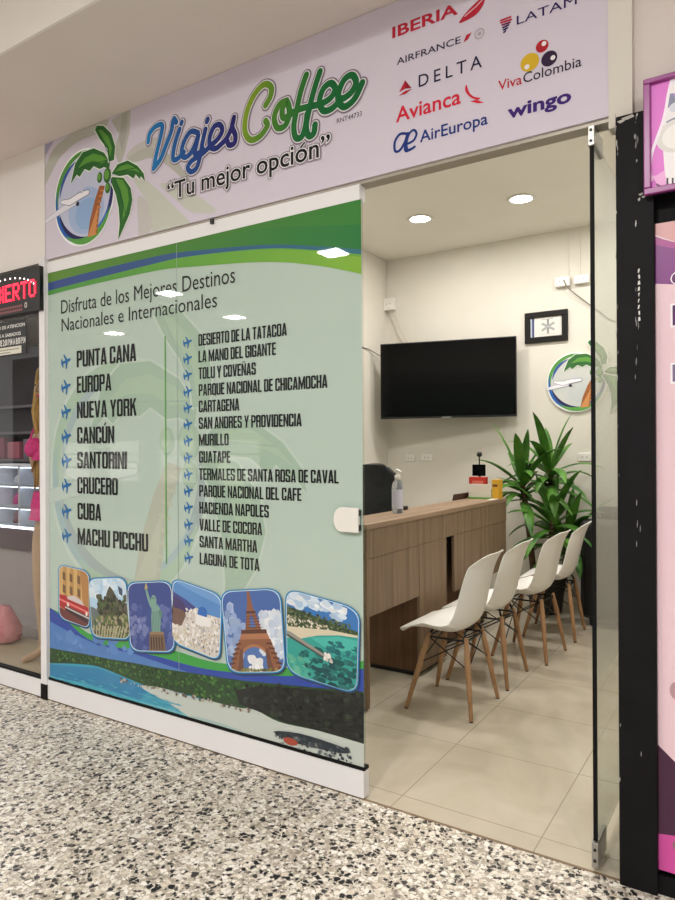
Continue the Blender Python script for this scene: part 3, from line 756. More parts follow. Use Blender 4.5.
# headings and lists
hd = Sheet(facade(D-.0022)); K = (24,26,28)
tline(hd, 'Disfruta de los Mejores Destinos', 61.4, 314, 235.5, 13.4, K, -.002)
tline(hd, 'Nacionales e Internacionales', 61.9, 331.6, 217.5, 12.7, K, -.002)
hd.build('heading', M_ink, vg)
PLANE = [(-.5,.05),(-.42,.30),(-.36,.30),(-.32,.08),(-.06,.10),(-.16,.48),(-.06,.48),(.14,.10),(.40,.08),(.5,0),(.40,-.08),(.14,-.10),(-.06,-.48),(-.16,-.48),(-.06,-.10),(-.32,-.08),(-.36,-.30),(-.42,-.30),(-.5,-.05)]
def airplane(sh, u, v, s, col):
    x, z = W(u, v); a = math.radians(14); ca, sa = math.cos(a), math.sin(a)
    sh.poly([(x+s*(p*ca-q*sa), z+s*(p*sa+q*ca)) for p, q in PLANE], col)
def dest(name, rows, u0, vb, cap, ui, dv, size):
    za = W(u0, vb[0])[1]; zb = W(u0, vb[-1])[1]; n = len(rows); xa = uX(u0, 450)
    hpx = PX(cap, u0, 450)
    for i, (t, ur) in enumerate(rows):
        lst = Sheet(facade(D-.0022)); ic = Sheet(facade(D-.0022))
        z = W(u0, vb[i])[1]*.5 + (za+(zb-za)*i/(n-1))*.5
        lst.condensed(t, xa, uX(ur, 450), z, hpx, K)
        x, zz = uX(ui, 450), z+hpx*.45
        a = math.radians(14); ca, sa = math.cos(a), math.sin(a)
        ic.poly([(x+size*(p*ca-q*sa), zz+size*(p*sa+q*ca)) for p, q in PLANE], (44,110,168))
        lst.build('destination_line', M_ink, vg); ic.build('airplane_icon', M_ink, vg)
dest('destination_list', [('PUNTA CANA',137),('EUROPA',112),('NUEVA YORK',137),('CANCÚN',114.5),('SANTORINI',127),('CRUCERO',117.8),('CUBA',101),('MACHU PICCHU',147.9)], 77.5,
     [367.4,393.5,418.9,444.2,468,493,519.4,544], 16.4, 66.8, 0, .086)
dest('destination_list', [('DESIERTO DE LA TATACOA',287.7),('LA MANO DEL GIGANTE',276.7),('TOLU Y COVEÑAS',256.5),('PARQUE NACIONAL DE CHICAMOCHA',328),('CARTAGENA',239.8),('SAN ANDRES Y PROVIDENCIA',302),('MURILLO',229),('GUATAPE',230.6),('TERMALES DE SANTA ROSA DE CAVAL',338.7),('PARQUE NACIONAL DEL CAFE',301.4),('HACIENDA NAPOLES',268.7),('VALLE DE COCORA',262),('SANTA MARTHA',257),('LAGUNA DE TOTA',259)], 199.3,
     [346,362.4,379,395.6,411.5,428.2,444.7,461.9,479.4,496,512.8,530,546.7,564], 11.6, 188.6, 0, .060)
dv = Sheet(facade(D-.0022)); x = uX(166, 450); dv.poly([(x-.004, W(167,564)[1]), (x+.004, W(167,564)[1]), (x+.004, W(165.2,336)[1]), (x-.004, W(165.2,336)[1])], (92,160,70)); dv.build('divider_line', M_ink, vg)
sm = Sheet(facade(D-.0019)); x = uX(178, 450); sm.poly([(x-.0015,GZ0),(x+.0015,GZ0),(x+.0015,GZ1),(x-.0015,GZ1)], (150,166,158)); sm.build('film_seam', M_ink, vg)

# six holiday photographs in rounded frames
def rounded(q, r=.16, n=6):
    """rounded outline of a px quad TL, TR, BR, BL"""
    P = [Vector(W(*p)) for p in q]; out = []
    for i in range(4):
        a, b, c = P[i-1], P[i], P[(i+1) % 4]
        s = b+(a-b)*r*1.6 if i % 2 else b+(a-b)*r; e = b+(c-b)*r if i % 2 else b+(c-b)*r*1.3
        for j in range(n+1):
            t = j/n; out.append(tuple((1-t)**2*s + 2*t*(1-t)*b + t*t*e))
    return out[::-1]
class Photo(Sheet):
    def __init__(s, q, up):
        super().__init__(facade(D-up)); s.q = [Vector(W(*p)) for p in q]
    def m(s, pts):
        TL, TR, BR, BL = s.q
        return [tuple((TL*(1-x)+TR*x)*(1-y)+(BL*(1-x)+BR*x)*y) for x, y in pts]
    def pl(s, pts, col): s.poly(s.m(pts), col)
    def bl(s, n, x0, x1, y0, y1, r, cols, k=8, asp=1.0):
        f = 2.6 if r > .07 else 1.7; r *= .58 if r > .07 else .75
        for _ in range(int(n*f)):
            x, y = random.uniform(x0,x1), random.uniform(y0,y1); q = r*random.uniform(.6,1.3)
            s.pl([(x+q*asp*random.uniform(.7,1.2)*math.cos(a), y+q*random.uniform(.7,1.1)*math.sin(a)) for a in [2*math.pi*i/k for i in range(k)]], jit(random.choice(cols), 9))
def photo(label, q, up, draw, edge=1.8):
    cx = sum(p[0] for p in q)/4; cy = sum(p[1] for p in q)/4
    gq = lambda e: [(p[0]+(e if p[0] > cx else -e), p[1]+(e if p[1] > cy else -e)) for p in q]
    s = Photo(q, up)
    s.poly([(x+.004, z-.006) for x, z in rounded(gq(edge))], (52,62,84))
    s.poly(rounded(gq(edge)), (30,128,186)); s.poly(rounded(gq(edge*.35)), (206,226,236))
    s.clip = rounded(q); draw(s)
    o = s.build('photo_print', M_ink, vg); o['label'] = label
FULLQ = [(-.1,-.1),(1.1,-.1),(1.1,1.1),(-.1,1.1)]
def d_car(s):
    s.pl(FULLQ, (206,170,110)); 
    for i in range(5): s.pl([(-.1+.24*i,-.1),(.02+.24*i,-.1),(.02+.24*i,.66),(-.1+.24*i,.66)], (186,144,88))
    for y in (.1,.34):
        for x in (.12,.36,.62,.84): s.pl([(x,y),(x+.1,y+.02),(x+.1,y+.17),(x,y+.15)], (120,88,62))
    s.pl([(.7,-.1),(1.1,-.1),(1.1,.7),(.8,.6)], (176,128,76))
    s.pl([(-.1,.56),(.3,.54),(.62,.58),(1.1,.66),(1.1,.92),(.4,.86),(-.1,.76)], (176,48,52))
    s.pl([(.25,.56),(.5,.5),(.75,.55),(.85,.63),(.3,.6)], (206,196,196)); s.pl([(-.1,.62),(.4,.66),(1.1,.72),(1.1,.75),(-.1,.66)], (226,120,116))
    s.pl([(.2,.73),(1.1,.8),(1.1,.95),(.2,.86)], (64,48,52)); s.pl([(.2,.75),(1.1,.82),(1.1,.85),(.2,.78)], (196,190,190)); s.pl([(-.1,.78),(1.1,.95),(1.1,1.1),(-.1,1.1)], (110,60,60))
    for x, y in ((.3,.70),(.92,.76)): s.ellipse(*s.m([(x,y)])[0], .010, .012, (236,226,214), 10)
def d_ruins(s):
    s.pl(FULLQ, (176,208,232)); s.bl(14, 0, 1, 0, .3, .12, [(214,228,238),(196,218,236)])
    s.pl([(.1,.62),(.24,.45),(.34,.36),(.42,.34),(.5,.2),(.57,.12),(.66,.2),(.76,.34),(.88,.42),(1.1,.4),(1.1,1.1),(-.1,1.1)], (78,76,64))
    s.bl(90, .2, 1, .3, .75, .06, [(66,72,54),(92,88,72),(54,58,46),(80,94,58)]); s.pl([(.8,.12),(.92,.18),(.9,.3),(.82,.26)], (70,84,110))
    s.pl([(-.1,.45),(.12,.5),(.3,.66),(.2,.9),(-.1,.9)], (104,116,116))
    s.bl(90, -.05, 1, .62, 1.05, .05, [(110,124,74),(140,136,104),(84,102,60),(164,156,124)])
    for i in range(12): s.pl([(.05+.08*i,.8),(.08+.08*i,.8),(.05+.07*i,1.05),(.02+.07*i,1.05)], (176,170,140))
def d_statue(s):
    s.pl(FULLQ, (62,78,142)); s.bl(40, 0, 1, .35, 1, .12, [(74,90,152),(86,100,160),(94,108,166),(66,82,146)]); s.bl(10, .0, .4, .5, .75, .08, [(112,124,176),(124,134,182)])
    g = (126,164,152); g2 = (92,132,124)
    s.pl([(.54,.32),(.62,.30),(.72,.36),(.75,.46),(.72,.72),(.52,.72),(.52,.5),(.54,.4)], g)
    s.pl([(.56,.40),(.50,.34),(.44,.2),(.42,.10),(.46,.09),(.50,.2),(.56,.31),(.62,.34)], g)
    s.ellipse(*s.m([(.60,.265)])[0], .020, .028, g, 14); s.pl([(.40,.10),(.48,.08),(.46,.04),(.44,-.01),(.42,.03)], (190,170,110))
    for a in range(7): s.pl([(.58+.01*a,.245),(.53+.025*a,.20),(.59+.01*a,.24)], g2)
    s.pl([(.70,.40),(.78,.42),(.78,.52),(.71,.5)], g2)
    for k in range(6): s.pl([(.54+.035*k,.42),(.555+.035*k,.42),(.545+.036*k,.72),(.53+.036*k,.72)], g2)
    s.pl([(.48,.72),(.78,.72),(.80,.76),(.46,.76)], (150,124,98)); s.pl([(.46,.76),(.80,.76),(.83,1.1),(.42,1.1)], (120,96,78))
    for k in range(5): s.pl([(.48+.06*k,.80),(.51+.06*k,.80),(.51+.063*k,.98),(.48+.063*k,.98)], (76,60,54))
def d_island(s):
    s.pl(FULLQ, (90,140,200)); s.pl([(-.1,-.1),(1.1,-.1),(1.1,.16),(.5,.1),(-.1,.02)], (110,156,210)); s.pl([(-.1,.18),(.3,.26),(.62,.36),(1.1,.42),(1.1,.6),(-.1,.6)], (70,76,140))
    s.pl([(-.1,.24),(.2,.30),(.36,.42),(.3,.62),(-.1,.62)], (72,62,110)); s.pl([(-.1,.46),(.2,.44),(.38,.5),(.34,.7),(-.1,.76)], (118,92,82))
    s.pl([(.32,.46),(.5,.32),(.75,.36),(1.1,.34),(1.1,1.1),(-.1,1.1),(-.1,.74),(.2,.7)], (214,208,200))
    s.bl(120, .28, 1, .38, .95, .045, [(236,234,230),(222,214,204),(200,190,180),(240,238,236),(186,182,184)], 4, .8)
    s.bl(40, .3, 1, .42, 1, .02, [(96,100,120),(134,120,110),(196,164,96)], 4); s.bl(40, -.05, .4, .72, 1.05, .05, [(226,220,210),(206,196,170),(240,236,232)], 4)
    c = s.m([(.64,.38)])[0]; s.ellipse(c[0], c[1], .030, .034, (54,108,186), 20)
    p = s.m([(.5,.42),(.82,.46)]); s.poly([p[0], (p[1][0], p[0][1]-.01), (p[1][0], p[0][1]-.05), (p[0][0], p[0][1]-.05)], (236,234,232))
def d_tower(s):
    s.pl(FULLQ, (84,116,176)); s.pl([(-.1,-.1),(1.1,-.1),(1.1,.2),(-.1,.5)], (72,104,168)); s.bl(26, .66, 1.05, .28, .8, .13, [(214,222,232),(196,208,226),(226,230,236)]); s.bl(14, 0, .35, .2, .8, .12, [(140,162,204),(160,180,212)])
    br, dk, lt = (142,92,66), (92,58,46), (170,116,84)
    s.pl([(.455,-.02),(.49,-.02),(.53,.18),(.56,.27),(.42,.27),(.445,.14)], br)
    s.pl([(.415,.25),(.575,.25),(.585,.28),(.405,.28)], dk)
    s.pl([(.42,.28),(.475,.28),(.455,.49),(.37,.49)], br); s.pl([(.515,.28),(.57,.28),(.66,.49),(.57,.49)], br); s.pl([(.44,.45),(.6,.45),(.61,.49),(.43,.49)], br)
    s.pl([(.46,.32),(.53,.32),(.525,.29),(.47,.29)], br)
    s.pl([(.30,.48),(.74,.48),(.75,.53),(.29,.53)], dk); s.pl([(.29,.53),(.75,.53),(.80,.62),(.25,.62)], lt)
    # legs and arch
    arch_o = [(.5-.30*math.cos(a), .90-.26*math.sin(a)) for a in [math.pi*i/16 for i in range(17)]]
    s.pl([(.25,.60),(.80,.60),(.98,1.02),(.80,1.02),(.79,.92)] + [(.5+.28*math.cos(a), .92-.25*math.sin(a)) for a in [math.pi*i/14 for i in range(15)]] + [(.23,.92),(.22,1.02),(.03,1.02),(.12,.80)], br)
    s.stroke(s.m([(.5-.29*math.cos(a), .94-.26*math.sin(a)) for a in [math.pi*i/16 for i in range(17)]]), .006, lt)
    for sx in (-1, 1):
        for k in range(6):
            y = .64+.06*k; xo = .5+sx*(.27+.035*k); s.pl([(xo-.04*sx,y),(xo+.06*sx,y+.01),(xo+.05*sx,y+.035),(xo-.05*sx,y+.02)], dk)
        s.pl([(.5+sx*.20,.72),(.5+sx*.25,.72),(.5+sx*.33,1.0),(.5+sx*.22,1.0)], (110,74,60))
    for k in range(5): s.pl([(.40-.005*k,.31+.035*k),(.60+.02*k,.31+.035*k),(.60+.02*k,.318+.035*k),(.40-.005*k,.318+.035*k)], dk)
    s.bl(10, .4, .62, .84, .98, .07, [(232,234,236)]); s.bl(40, .05, .95, .97, 1.03, .03, [(120,124,70),(150,140,90),(96,96,66)])
def d_bay(s):
    s.pl(FULLQ, (58,118,186)); s.bl(34, -.05, .8, .02, .17, .06, [(200,216,230),(170,196,222),(226,232,238)], 7, 1.6)
    s.pl([(-.1,.20),(.2,.21),(.55,.24),(1.1,.27),(1.1,.32),(.7,.36),(.3,.42),(-.1,.5)], (62,84,54)); s.bl(110, -.05, .9, .21, .33, .022, [(50,72,46),(84,102,66),(44,60,44),(104,112,84)])
    s.bl(90, -.05, .6, .30, .44, .02, [(206,196,172),(176,166,146),(226,220,204),(96,108,76)], 5)
    s.pl([(-.1,.46),(.3,.40),(.62,.34),(1.1,.30),(1.1,.33),(.75,.38),(.45,.47),(.2,.58),(-.1,.64)], (214,204,178))
    s.pl([(-.1,.60),(.2,.55),(.45,.45),(.75,.37),(1.1,.32),(1.1,1.1),(-.1,1.1)], (52,158,148)); s.pl([(.35,.5),(.75,.39),(1.1,.36),(1.1,.5),(.6,.58)], (74,184,170))
    s.bl(46, .2, 1, .62, 1, .05, [(28,92,92),(22,76,82),(36,112,108)], 6, 1.7); s.bl(16, .6, 1, .46, .6, .03, [(36,120,124),(30,104,112)], 6, 1.8); s.bl(18, .02, .3, .78, 1, .05, [(70,170,152),(96,176,150)], 6, 1.5)
    s.pl([(-.02,.50),(.05,.50),(.62,.67),(.60,.70),(-.02,.55)], (150,146,138)); s.pl([(-.02,.53),(.58,.69),(.58,.71),(-.02,.56)], (70,80,80))
    s.bl(10, .56, .66, .64, .72, .035, [(226,222,216),(198,192,186)], 6)
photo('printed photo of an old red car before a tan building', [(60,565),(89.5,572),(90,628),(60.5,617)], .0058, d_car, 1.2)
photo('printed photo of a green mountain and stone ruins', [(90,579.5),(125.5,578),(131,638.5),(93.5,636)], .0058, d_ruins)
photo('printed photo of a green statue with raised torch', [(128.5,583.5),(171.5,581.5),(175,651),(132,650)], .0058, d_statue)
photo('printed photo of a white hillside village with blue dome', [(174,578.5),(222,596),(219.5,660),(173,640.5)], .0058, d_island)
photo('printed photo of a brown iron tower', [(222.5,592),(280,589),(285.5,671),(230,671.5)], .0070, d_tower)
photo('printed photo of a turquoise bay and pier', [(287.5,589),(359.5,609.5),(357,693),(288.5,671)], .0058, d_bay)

# lock plate clamped on the edge of the glass, and the little clip under the sign
lk = thing('lock_plate', 'white rounded lock plate on the right edge of the shop glass', 'lock', (W(350,520)[0], D, W(350,520)[1]))
x1, z0 = W(361.5, 532.5); x0, z1 = W(336.5, 506.5); m_ = (z0+z1)/2; h = (z1-z0)/2
out = [(x1,z0),(x1,z1)] + [(x0+h*.75-h*.75*math.sin(a), m_+h*math.cos(a)) for a in [math.pi*i/14 for i in range(15)]]
MB().prism_y(out, D-.026, D-.0105).build('plate', M_white, lk, .003)
for zz in (m_-.03, m_+.03): MB().box(x1, x1+.0035, D-.02, D-.008, zz-.012, zz+.012).build('bolt_slot', M_blackpl, lk)
tag(MB().box(W(213,225)[0]-.008, W(213,225)[0]+.008, D-.012, D+.0, 2.452, 2.474).build('glass_clip', M_blackpl), 'small dark clip under the sign above the green graphic', 'clip')
# ------------------------------------------------------------------ reception counter
CX1, CX0, CY0, CY1, CH = -1.81, -2.075, 3.115, 5.38, 1.0
ct = thing('reception_counter', 'long wood grain reception counter running back into the shop', 'counter', (-2.08, 4.25, 0))
MB().box(CX0, CX1+.006, CY0-.004, CY1+.004, CH-.028, CH).build('countertop', M_oakT, ct, .002)
MB().box(CX1-.02, CX1, CY0+.03, CY1, .815, CH-.029).build('fascia_panel', M_oak, ct, .0015)
MB().box(CX1-.024, CX1-.004, CY0+.03, 3.76, .50, .814).build('modesty_panel', M_oak, ct, .0015)
MB().box(CX1-.020, CX1-.002, 3.762, 4.175, .03, .814).build('pedestal_side', M_oak, ct, .0015)
MB().box(CX0-.12, CX1-.021, 3.762, 4.170, .03, .724).build('pedestal', M_oakD, ct, .0015)
MB().box(CX0-.10, CX1-.03, 3.78, 4.15, .0, .03).build('pedestal_plinth', M_blackpl, ct)
MB().box(CX0+.06, CX1-.10, 4.171, 4.305, .10, .72).build('recess_panel', M_oakD, ct)
MB().box(CX1-.022, CX1-.002, 4.305, CY1-.004, .43, .813).build('modesty_panel', M_oak, ct, .0015)
MB().box(CX0-.12, CX1-.13, 4.306, CY1-.1, .03, .724).build('pedestal', M_oakD, ct, .0015)
MB().box(CX0-.10, CX1-.15, 4.33, CY1-.12, .0, .03).build('pedestal_plinth', M_blackpl, ct)
MB().box(CX1-.046, CX1, CY0, CY0+.028, .012, CH-.029).build('leg', M_oak, ct, .0015)
MB().box(CX0, CX0+.046, CY0, CY0+.028, .012, CH-.029).build('leg', M_oak, ct, .0015)
MB().box(CX0-.16, CX1-.13, CY0+.03, CY1-.02, .725, .75).build('lower_desk', M_oakT, ct, .002)
MB().box(CX0+.03, CX0+.048, CY0+.03, CY1-.02, .751, CH-.029).build('ledge_back', M_oak, ct)
for xx in (CX1-.03, CX0+.02): MB().lathe([(.013,0),(.013,.012)], (xx, CY0+.014, 0), 12).build('foot', M_blackpl, ct)

# ------------------------------------------------------------------ moulded chairs
def make_chair(label, x, y, rz):
    t = thing('shell_chair', label, 'chair', (x, y, 0), 'white shell chairs along the counter')
    prof = spline([(-.232,.400),(-.228,.418),(-.214,.432),(-.185,.438),(-.10,.428),(.0,.418),(.07,.426),(.125,.462),(.158,.53),(.180,.62),(.205,.72),(.232,.80),(.252,.842),(.262,.850)], 4)
    wid = [(0,.165),(.025,.198),(.06,.218),(.2,.238),(.40,.246),(.52,.243),(.66,.228),(.80,.212),(.90,.190),(.96,.158),(1,.10)]
    def wd(t):
        for a, b in zip(wid, wid[1:]):
            if t <= b[0]: return a[1]+(b[1]-a[1])*(t-a[0])/(b[0]-a[0])
        return wid[-1][1]
    L = [0]
    for a, b in zip(prof, prof[1:]): L.append(L[-1]+math.hypot(b[0]-a[0], b[1]-a[1]))
    n = len(prof); P = []
    for i, (px_, pz) in enumerate(prof):
        s = L[i]/L[-1]; a = prof[max(0,i-1)]; b = prof[min(n-1,i+1)]
        tx, tz = b[0]-a[0], b[1]-a[1]; l = math.hypot(tx, tz); nx, nz = -tz/l, tx/l      # normal towards the sitter
        w = wd(s); row = []
        if s < .06: w *= (.90+.10*s/.06)
        for j in range(-8, 9):
            q = j/8; k = abs(q)
            cup = .062*k**2.6*max(0, min(1, (s-.08)/.14))*max(0, min(1, (1-s)/.12))
            wrap = 1.0 if s < .45 else .9
            row.append((x+px_+nx*cup, y+w*q*wrap, pz+nz*cup))
        P.append(row)
    sh = MB().grid(P).build('seat_shell', M_shell, t, smooth=True)
    md = sh.modifiers.new('thick', 'SOLIDIFY'); md.thickness = .008; md.offset = 0
    md = sh.modifiers.new('sub', 'SUBSURF'); md.levels = 1; md.render_levels = 2
    tops, feet = {}, {}
    for sx in (-1, 1):
        for sy in (-1, 1):
            a = Vector((x+.02+sx*.105, y+sy*.115, .405)); b = Vector((x+.0+sx*.185, y+sy*.20, .004))
            tops[sx,sy], feet[sx,sy] = a, b
            lg_ = MB().tube([a, a.lerp(b,.3), a.lerp(b,.99), b], [.0115,.0165,.011,.0095], 14).build('leg', M_beech, t, smooth=True)
            MB().lathe([(.0105,-.0),(.0105,.005)], (b.x, b.y, -.0), 12).build('glide', M_blackpl, lg_)
    fr = MB(); q = lambda k, f: tops[k].lerp(feet[k], f)
    for k1, k2 in (((-1,-1),(1,-1)),((1,-1),(1,1)),((1,1),(-1,1)),((-1,1),(-1,-1))):
        fr.tube([q(k1,.05), q(k2,.40)], 0.0032, 8); fr.tube([q(k2,.05), q(k1,.40)], .0032, 8)
        fr.tube([q(k1,.05), q(k2,.05)], .0055, 8)
    for k in tops: fr.tube([tops[k]+Vector((0,0,-.01)), Vector((x+.02+k[0]*.09, y+k[1]*.10, .424 if k[0] < 0 else .432))], .007, 8)
    fr.build('wire_brace', M_wire, t)
    return t
chs = [(-1.478,3.480,0.0,'white shell chair with wooden legs closest to the shop entrance'),
       (-1.475,4.020,0.02,'white shell chair with wooden legs, second from the entrance'),
       (-1.395,4.610,-0.05,'white shell chair with wooden legs, third from the entrance'),
       (-1.385,5.220,0.06,'white shell chair with wooden legs beside the black armchair')]
c0 = make_chair(chs[0][3], chs[0][0], chs[0][1], 0)
for i, (x, y, rz, lb) in enumerate(chs):
    c = c0 if i == 0 else copy_tree(c0)
    c.location = (x, y, 0); c.rotation_euler = (0, 0, rz); c['label'] = lb

# ------------------------------------------------------------------ office chair behind the counter
ox, oy = -2.57, 4.66
oc = thing('office_chair', 'black leather office chair behind the wooden counter', 'chair', (ox, oy, 0))
b = MB()
P = []
for i in range(15):
    s = i/14; z = .55+.735*s; row = []
    for j in range(-7, 8):
        q = j/7; w = .27*(1-.10*abs(s-.35)) * (1 if s < .9 else 1-.35*(s-.9)/.1*abs(q))
        row.append((ox-.24+.06*s+.05*(q*q)+.015*math.sin(s*9.4), oy+w*q, z-(.018*q*q if s > .8 else 0)))
    P.append(row)
bk = MB().grid(P).build('backrest', M_leather, oc, smooth=True); md = bk.modifiers.new('t', 'SOLIDIFY'); md.thickness = .10; md.offset = -1
md = bk.modifiers.new('b', 'BEVEL'); md.width = .03; md.segments = 3; md.limit_method = 'ANGLE'; md.angle_limit = .9
sm_ = MB()
for z in (1.03, .79): sm_.tube([(ox-.174+.05*((abs(q)/.25)**2)-.06+.06*(z-.55)/.735+.0, oy+q, z) for q in (-.25,-.15,-.05,.05,.15,.25)], .005, 6)
sm_.build('seam', M_blackpl, bk)
MB().box(ox-.24, ox+.26, oy-.26, oy+.26, .44, .55).build('seat', M_leather, oc, .04, seg=4)
for sy in (-1, 1):
    MB().tube([(ox-.18,oy+sy*.27,.50),(ox-.16,oy+sy*.29,.62),(ox-.08,oy+sy*.29,.68),(ox+.14,oy+sy*.29,.68),(ox+.18,oy+sy*.29,.62),(ox+.12,oy+sy*.27,.50)], .022, 10).build('armrest', M_blackpl, oc, smooth=True)
MB().lathe([(.03,.10),(.03,.30),(.022,.30),(.022,.44)], (ox,oy,0), 16).build('gas_lift', M_steel, oc)
for k in range(5):
    a = 2*math.pi*k/5+.3; e = (ox+.29*math.cos(a), oy+.29*math.sin(a))
    lg_ = MB().tube([(ox,oy,.12),(ox+.15*math.cos(a),oy+.15*math.sin(a),.10),(e[0],e[1],.07)], [.03,.024,.018], 8).build('base_arm', M_blackpl, oc)
    MB().tube([(e[0]-.02*math.sin(a), e[1]+.02*math.cos(a), .03),(e[0]+.02*math.sin(a), e[1]-.02*math.cos(a), .03)], .0295, 14).build('caster', M_blackpl, lg_)

oc.rotation_euler = (0, 0, math.radians(84))
# ------------------------------------------------------------------ things on the counter
bx_, by_ = -1.970, 3.78
bt = thing('sanitizer_bottle', 'clear pump bottle of hand gel standing on the counter', 'bottle', (bx_, by_, CH))
M_clear = mat('clear_bottle', (226,230,236), 0.08); _b = M_clear.node_tree.nodes['Principled BSDF']; _b.inputs['Transmission Weight'].default_value = .75; _b.inputs['IOR'].default_value = 1.2
MB().lathe([(.030,0),(.036,.006),(.036,.165),(.030,.192),(.016,.210),(.014,.222)], (bx_,by_,CH), 28).build('bottle_body', M_clear, bt, smooth=True)
MB().lathe([(.018,.208),(.018,.236),(.012,.240),(.007,.243),(.007,.262)], (bx_,by_,CH), 20).build('pump_collar', M_white, bt, smooth=True)
MB().tube([(bx_-.012,by_,CH+.263),(bx_,by_,CH+.268),(bx_+.02,by_-.012,CH+.266),(bx_+.038,by_-.024,CH+.258)], [.009,.011,.007,.005], 10).build('pump_nozzle', M_white, bt, smooth=True)
P = [[(bx_+.0366*math.cos(a), by_+.0366*math.sin(a), CH+z) for a in [math.radians(-150+8*i) for i in range(20)]] for z in (.03,.15)]
MB().grid(P).build('bottle_label', mat('gel_label', (206,206,222), .5), bt, smooth=True)
lx, ly = -2.16, 5.12
lp = thing('laptop', 'laptop with dark maroon lid showing above the back of the counter', 'laptop', (lx, ly, .75))
MB().box(lx-.20, lx+.04, ly-.20, ly+.20, .7505, .766).build('base', M_blackpl, lp, .003)
M4 = Matrix.Translation((lx+.055, ly+.02, .765+.142)) @ Matrix.Rotation(math.radians(-78), 4, 'Y')
MB().obox(M4, .285, .42, .010).build('lid', mat('maroon_lid', (58,20,26), .4), lp, .002)
# leaflets and boxes at the far end
def carton(name, label, cat, x0, x1, y0, y1, h, m, rz=0, art_=None):
    t = thing(name, label, cat, ((x0+x1)/2, (y0+y1)/2, CH)); MB().box(x0,x1,y0,y1,CH,CH+h).build('carton', m, t, .002)
    if art_: art_(t)
    return t
M_red = mat('red_card', (196,52,40), .5); M_yel = mat('yellow_card', (214,164,44), .5); M_cream = mat('white_card', (226,218,206), .5)
def a_red(t): MB().box(-2.045,-1.95,5.237,5.2395,CH+.112,CH+.142).build('printed_band', mat('pale_red', (226,120,100), .5), t)
carton('leaflet_box', 'red leaflet box behind the white booklet on the counter', 'box', -2.075,-1.935,5.24,5.30,.172,M_red, art_=a_red)
def a_yel(t): MB().box(-1.860,-1.818,5.197,5.1995,CH+.10,CH+.118).build('printed_band', mat('brown_band', (110,70,30), .5), t)
carton('leaflet_box', 'yellow box at the far end of the counter', 'box', -1.865,-1.812,5.20,5.30,.155,M_yel, art_=a_yel)
t = thing('booklet', 'white booklet with a green foot standing on the counter', 'booklet', (-1.99, 5.20, CH))
MB().box(-2.055,-1.872,5.185,5.205,CH+.012,CH+.118).build('cover', M_cream, t, .001)
MB().box(-2.06,-1.868,5.165,5.22,CH,CH+.012).build('holder', mat('green_card', (96,150,60), .5), t)
tag(MB().box(-1.86,-1.808,5.06,5.19,CH,CH+.006).build('paper_stack', M_cream, None, .001), 'white papers at the end of the counter by the plant', 'paper')
t = thing('display_screen', 'small black customer screen on a stand at the counter end', 'screen', (-2.02, 5.345, CH))
MB().box(-2.078,-1.967,5.322,5.340,CH+.178,CH+.272).build('screen', M_screen, t, .003)
MB().lathe([(.030,0),(.030,.008),(.010,.016),(.010,.19)], (-2.02,5.338,CH), 16).build('stand', M_blackpl, t)
MB().tube([(-2.02,5.335,CH+.272),(-2.02,5.335,CH+.335)], .006, 8).build('camera_stem', M_blackpl, t)
MB().lathe([(.012,0),(.022,.01),(.022,.032),(.012,.042)], (-2.02,5.335,CH+.335), 14).build('camera', M_blackpl, t, smooth=True)
tag(MB().box(-2.06,-2.02,3.98,4.03,CH,CH+.025).build('block', M_blackpl, None, .006), 'small black desk item on the counter behind the gel bottle', 'block')  # plain black block for a small dark item of unknown kind

# ------------------------------------------------------------------ television on the back wall
h = .745; zl, zr = 9.01*h, 8.40*h
def campt(u, v, d): return Vector((0,0,H_CAM)) + d*((u-337.5)/F_PX*_r - (v-450)/F_PX*_u + _fwd)
tl, tr, bl, br_ = campt(379.5,342.5,zl), campt(516.5,337.5,zr), campt(381,417.5,zl), campt(516.5,418,zr)
cen = (tl+tr+bl+br_)/4; ax = ((tr-tl)+(br_-bl)).normalized(); ax.z = 0; ax.normalize(); yv = Vector((-ax.y, ax.x, 0))
wT = ((tr-tl).length+(br_-bl).length)/2; hT = ((tl-bl).length+(tr-br_).length)/2
MT = Matrix(((ax.x,yv.x,0,cen.x),(ax.y,yv.y,0,cen.y),(0,0,1,cen.z),(0,0,0,1)))
tv = thing('television', 'large black flat television on an arm on the back wall', 'television', tuple(cen))
MB().obox(MT @ Matrix.Translation((0,.022,0)), wT, .030, hT).build('casing', M_blackpl, tv, .004)
MB().obox(MT @ Matrix.Translation((0,.006,.004)), wT-.018, .003, hT-.03).build('screen', M_screen, tv)
MB().obox(MT @ Matrix.Translation((0,.004,-hT/2+.004)), .09, .008, .014).build('logo_lug', M_steel, tv, .002)
ar = MB(); a = MT @ Vector((0,.037,0)); e = Vector((cen.x+.1, YB, cen.z))
ar.tube([a, a.lerp(e,.5)+Vector((.10,0,0)), e+Vector((0,-.03,0))], .018, 8); ar.box(e.x-.10, e.x+.10, YB-.022, YB-.002, e.z-.10, e.z+.10); ar.build('wall_arm', M_blackpl, tv)

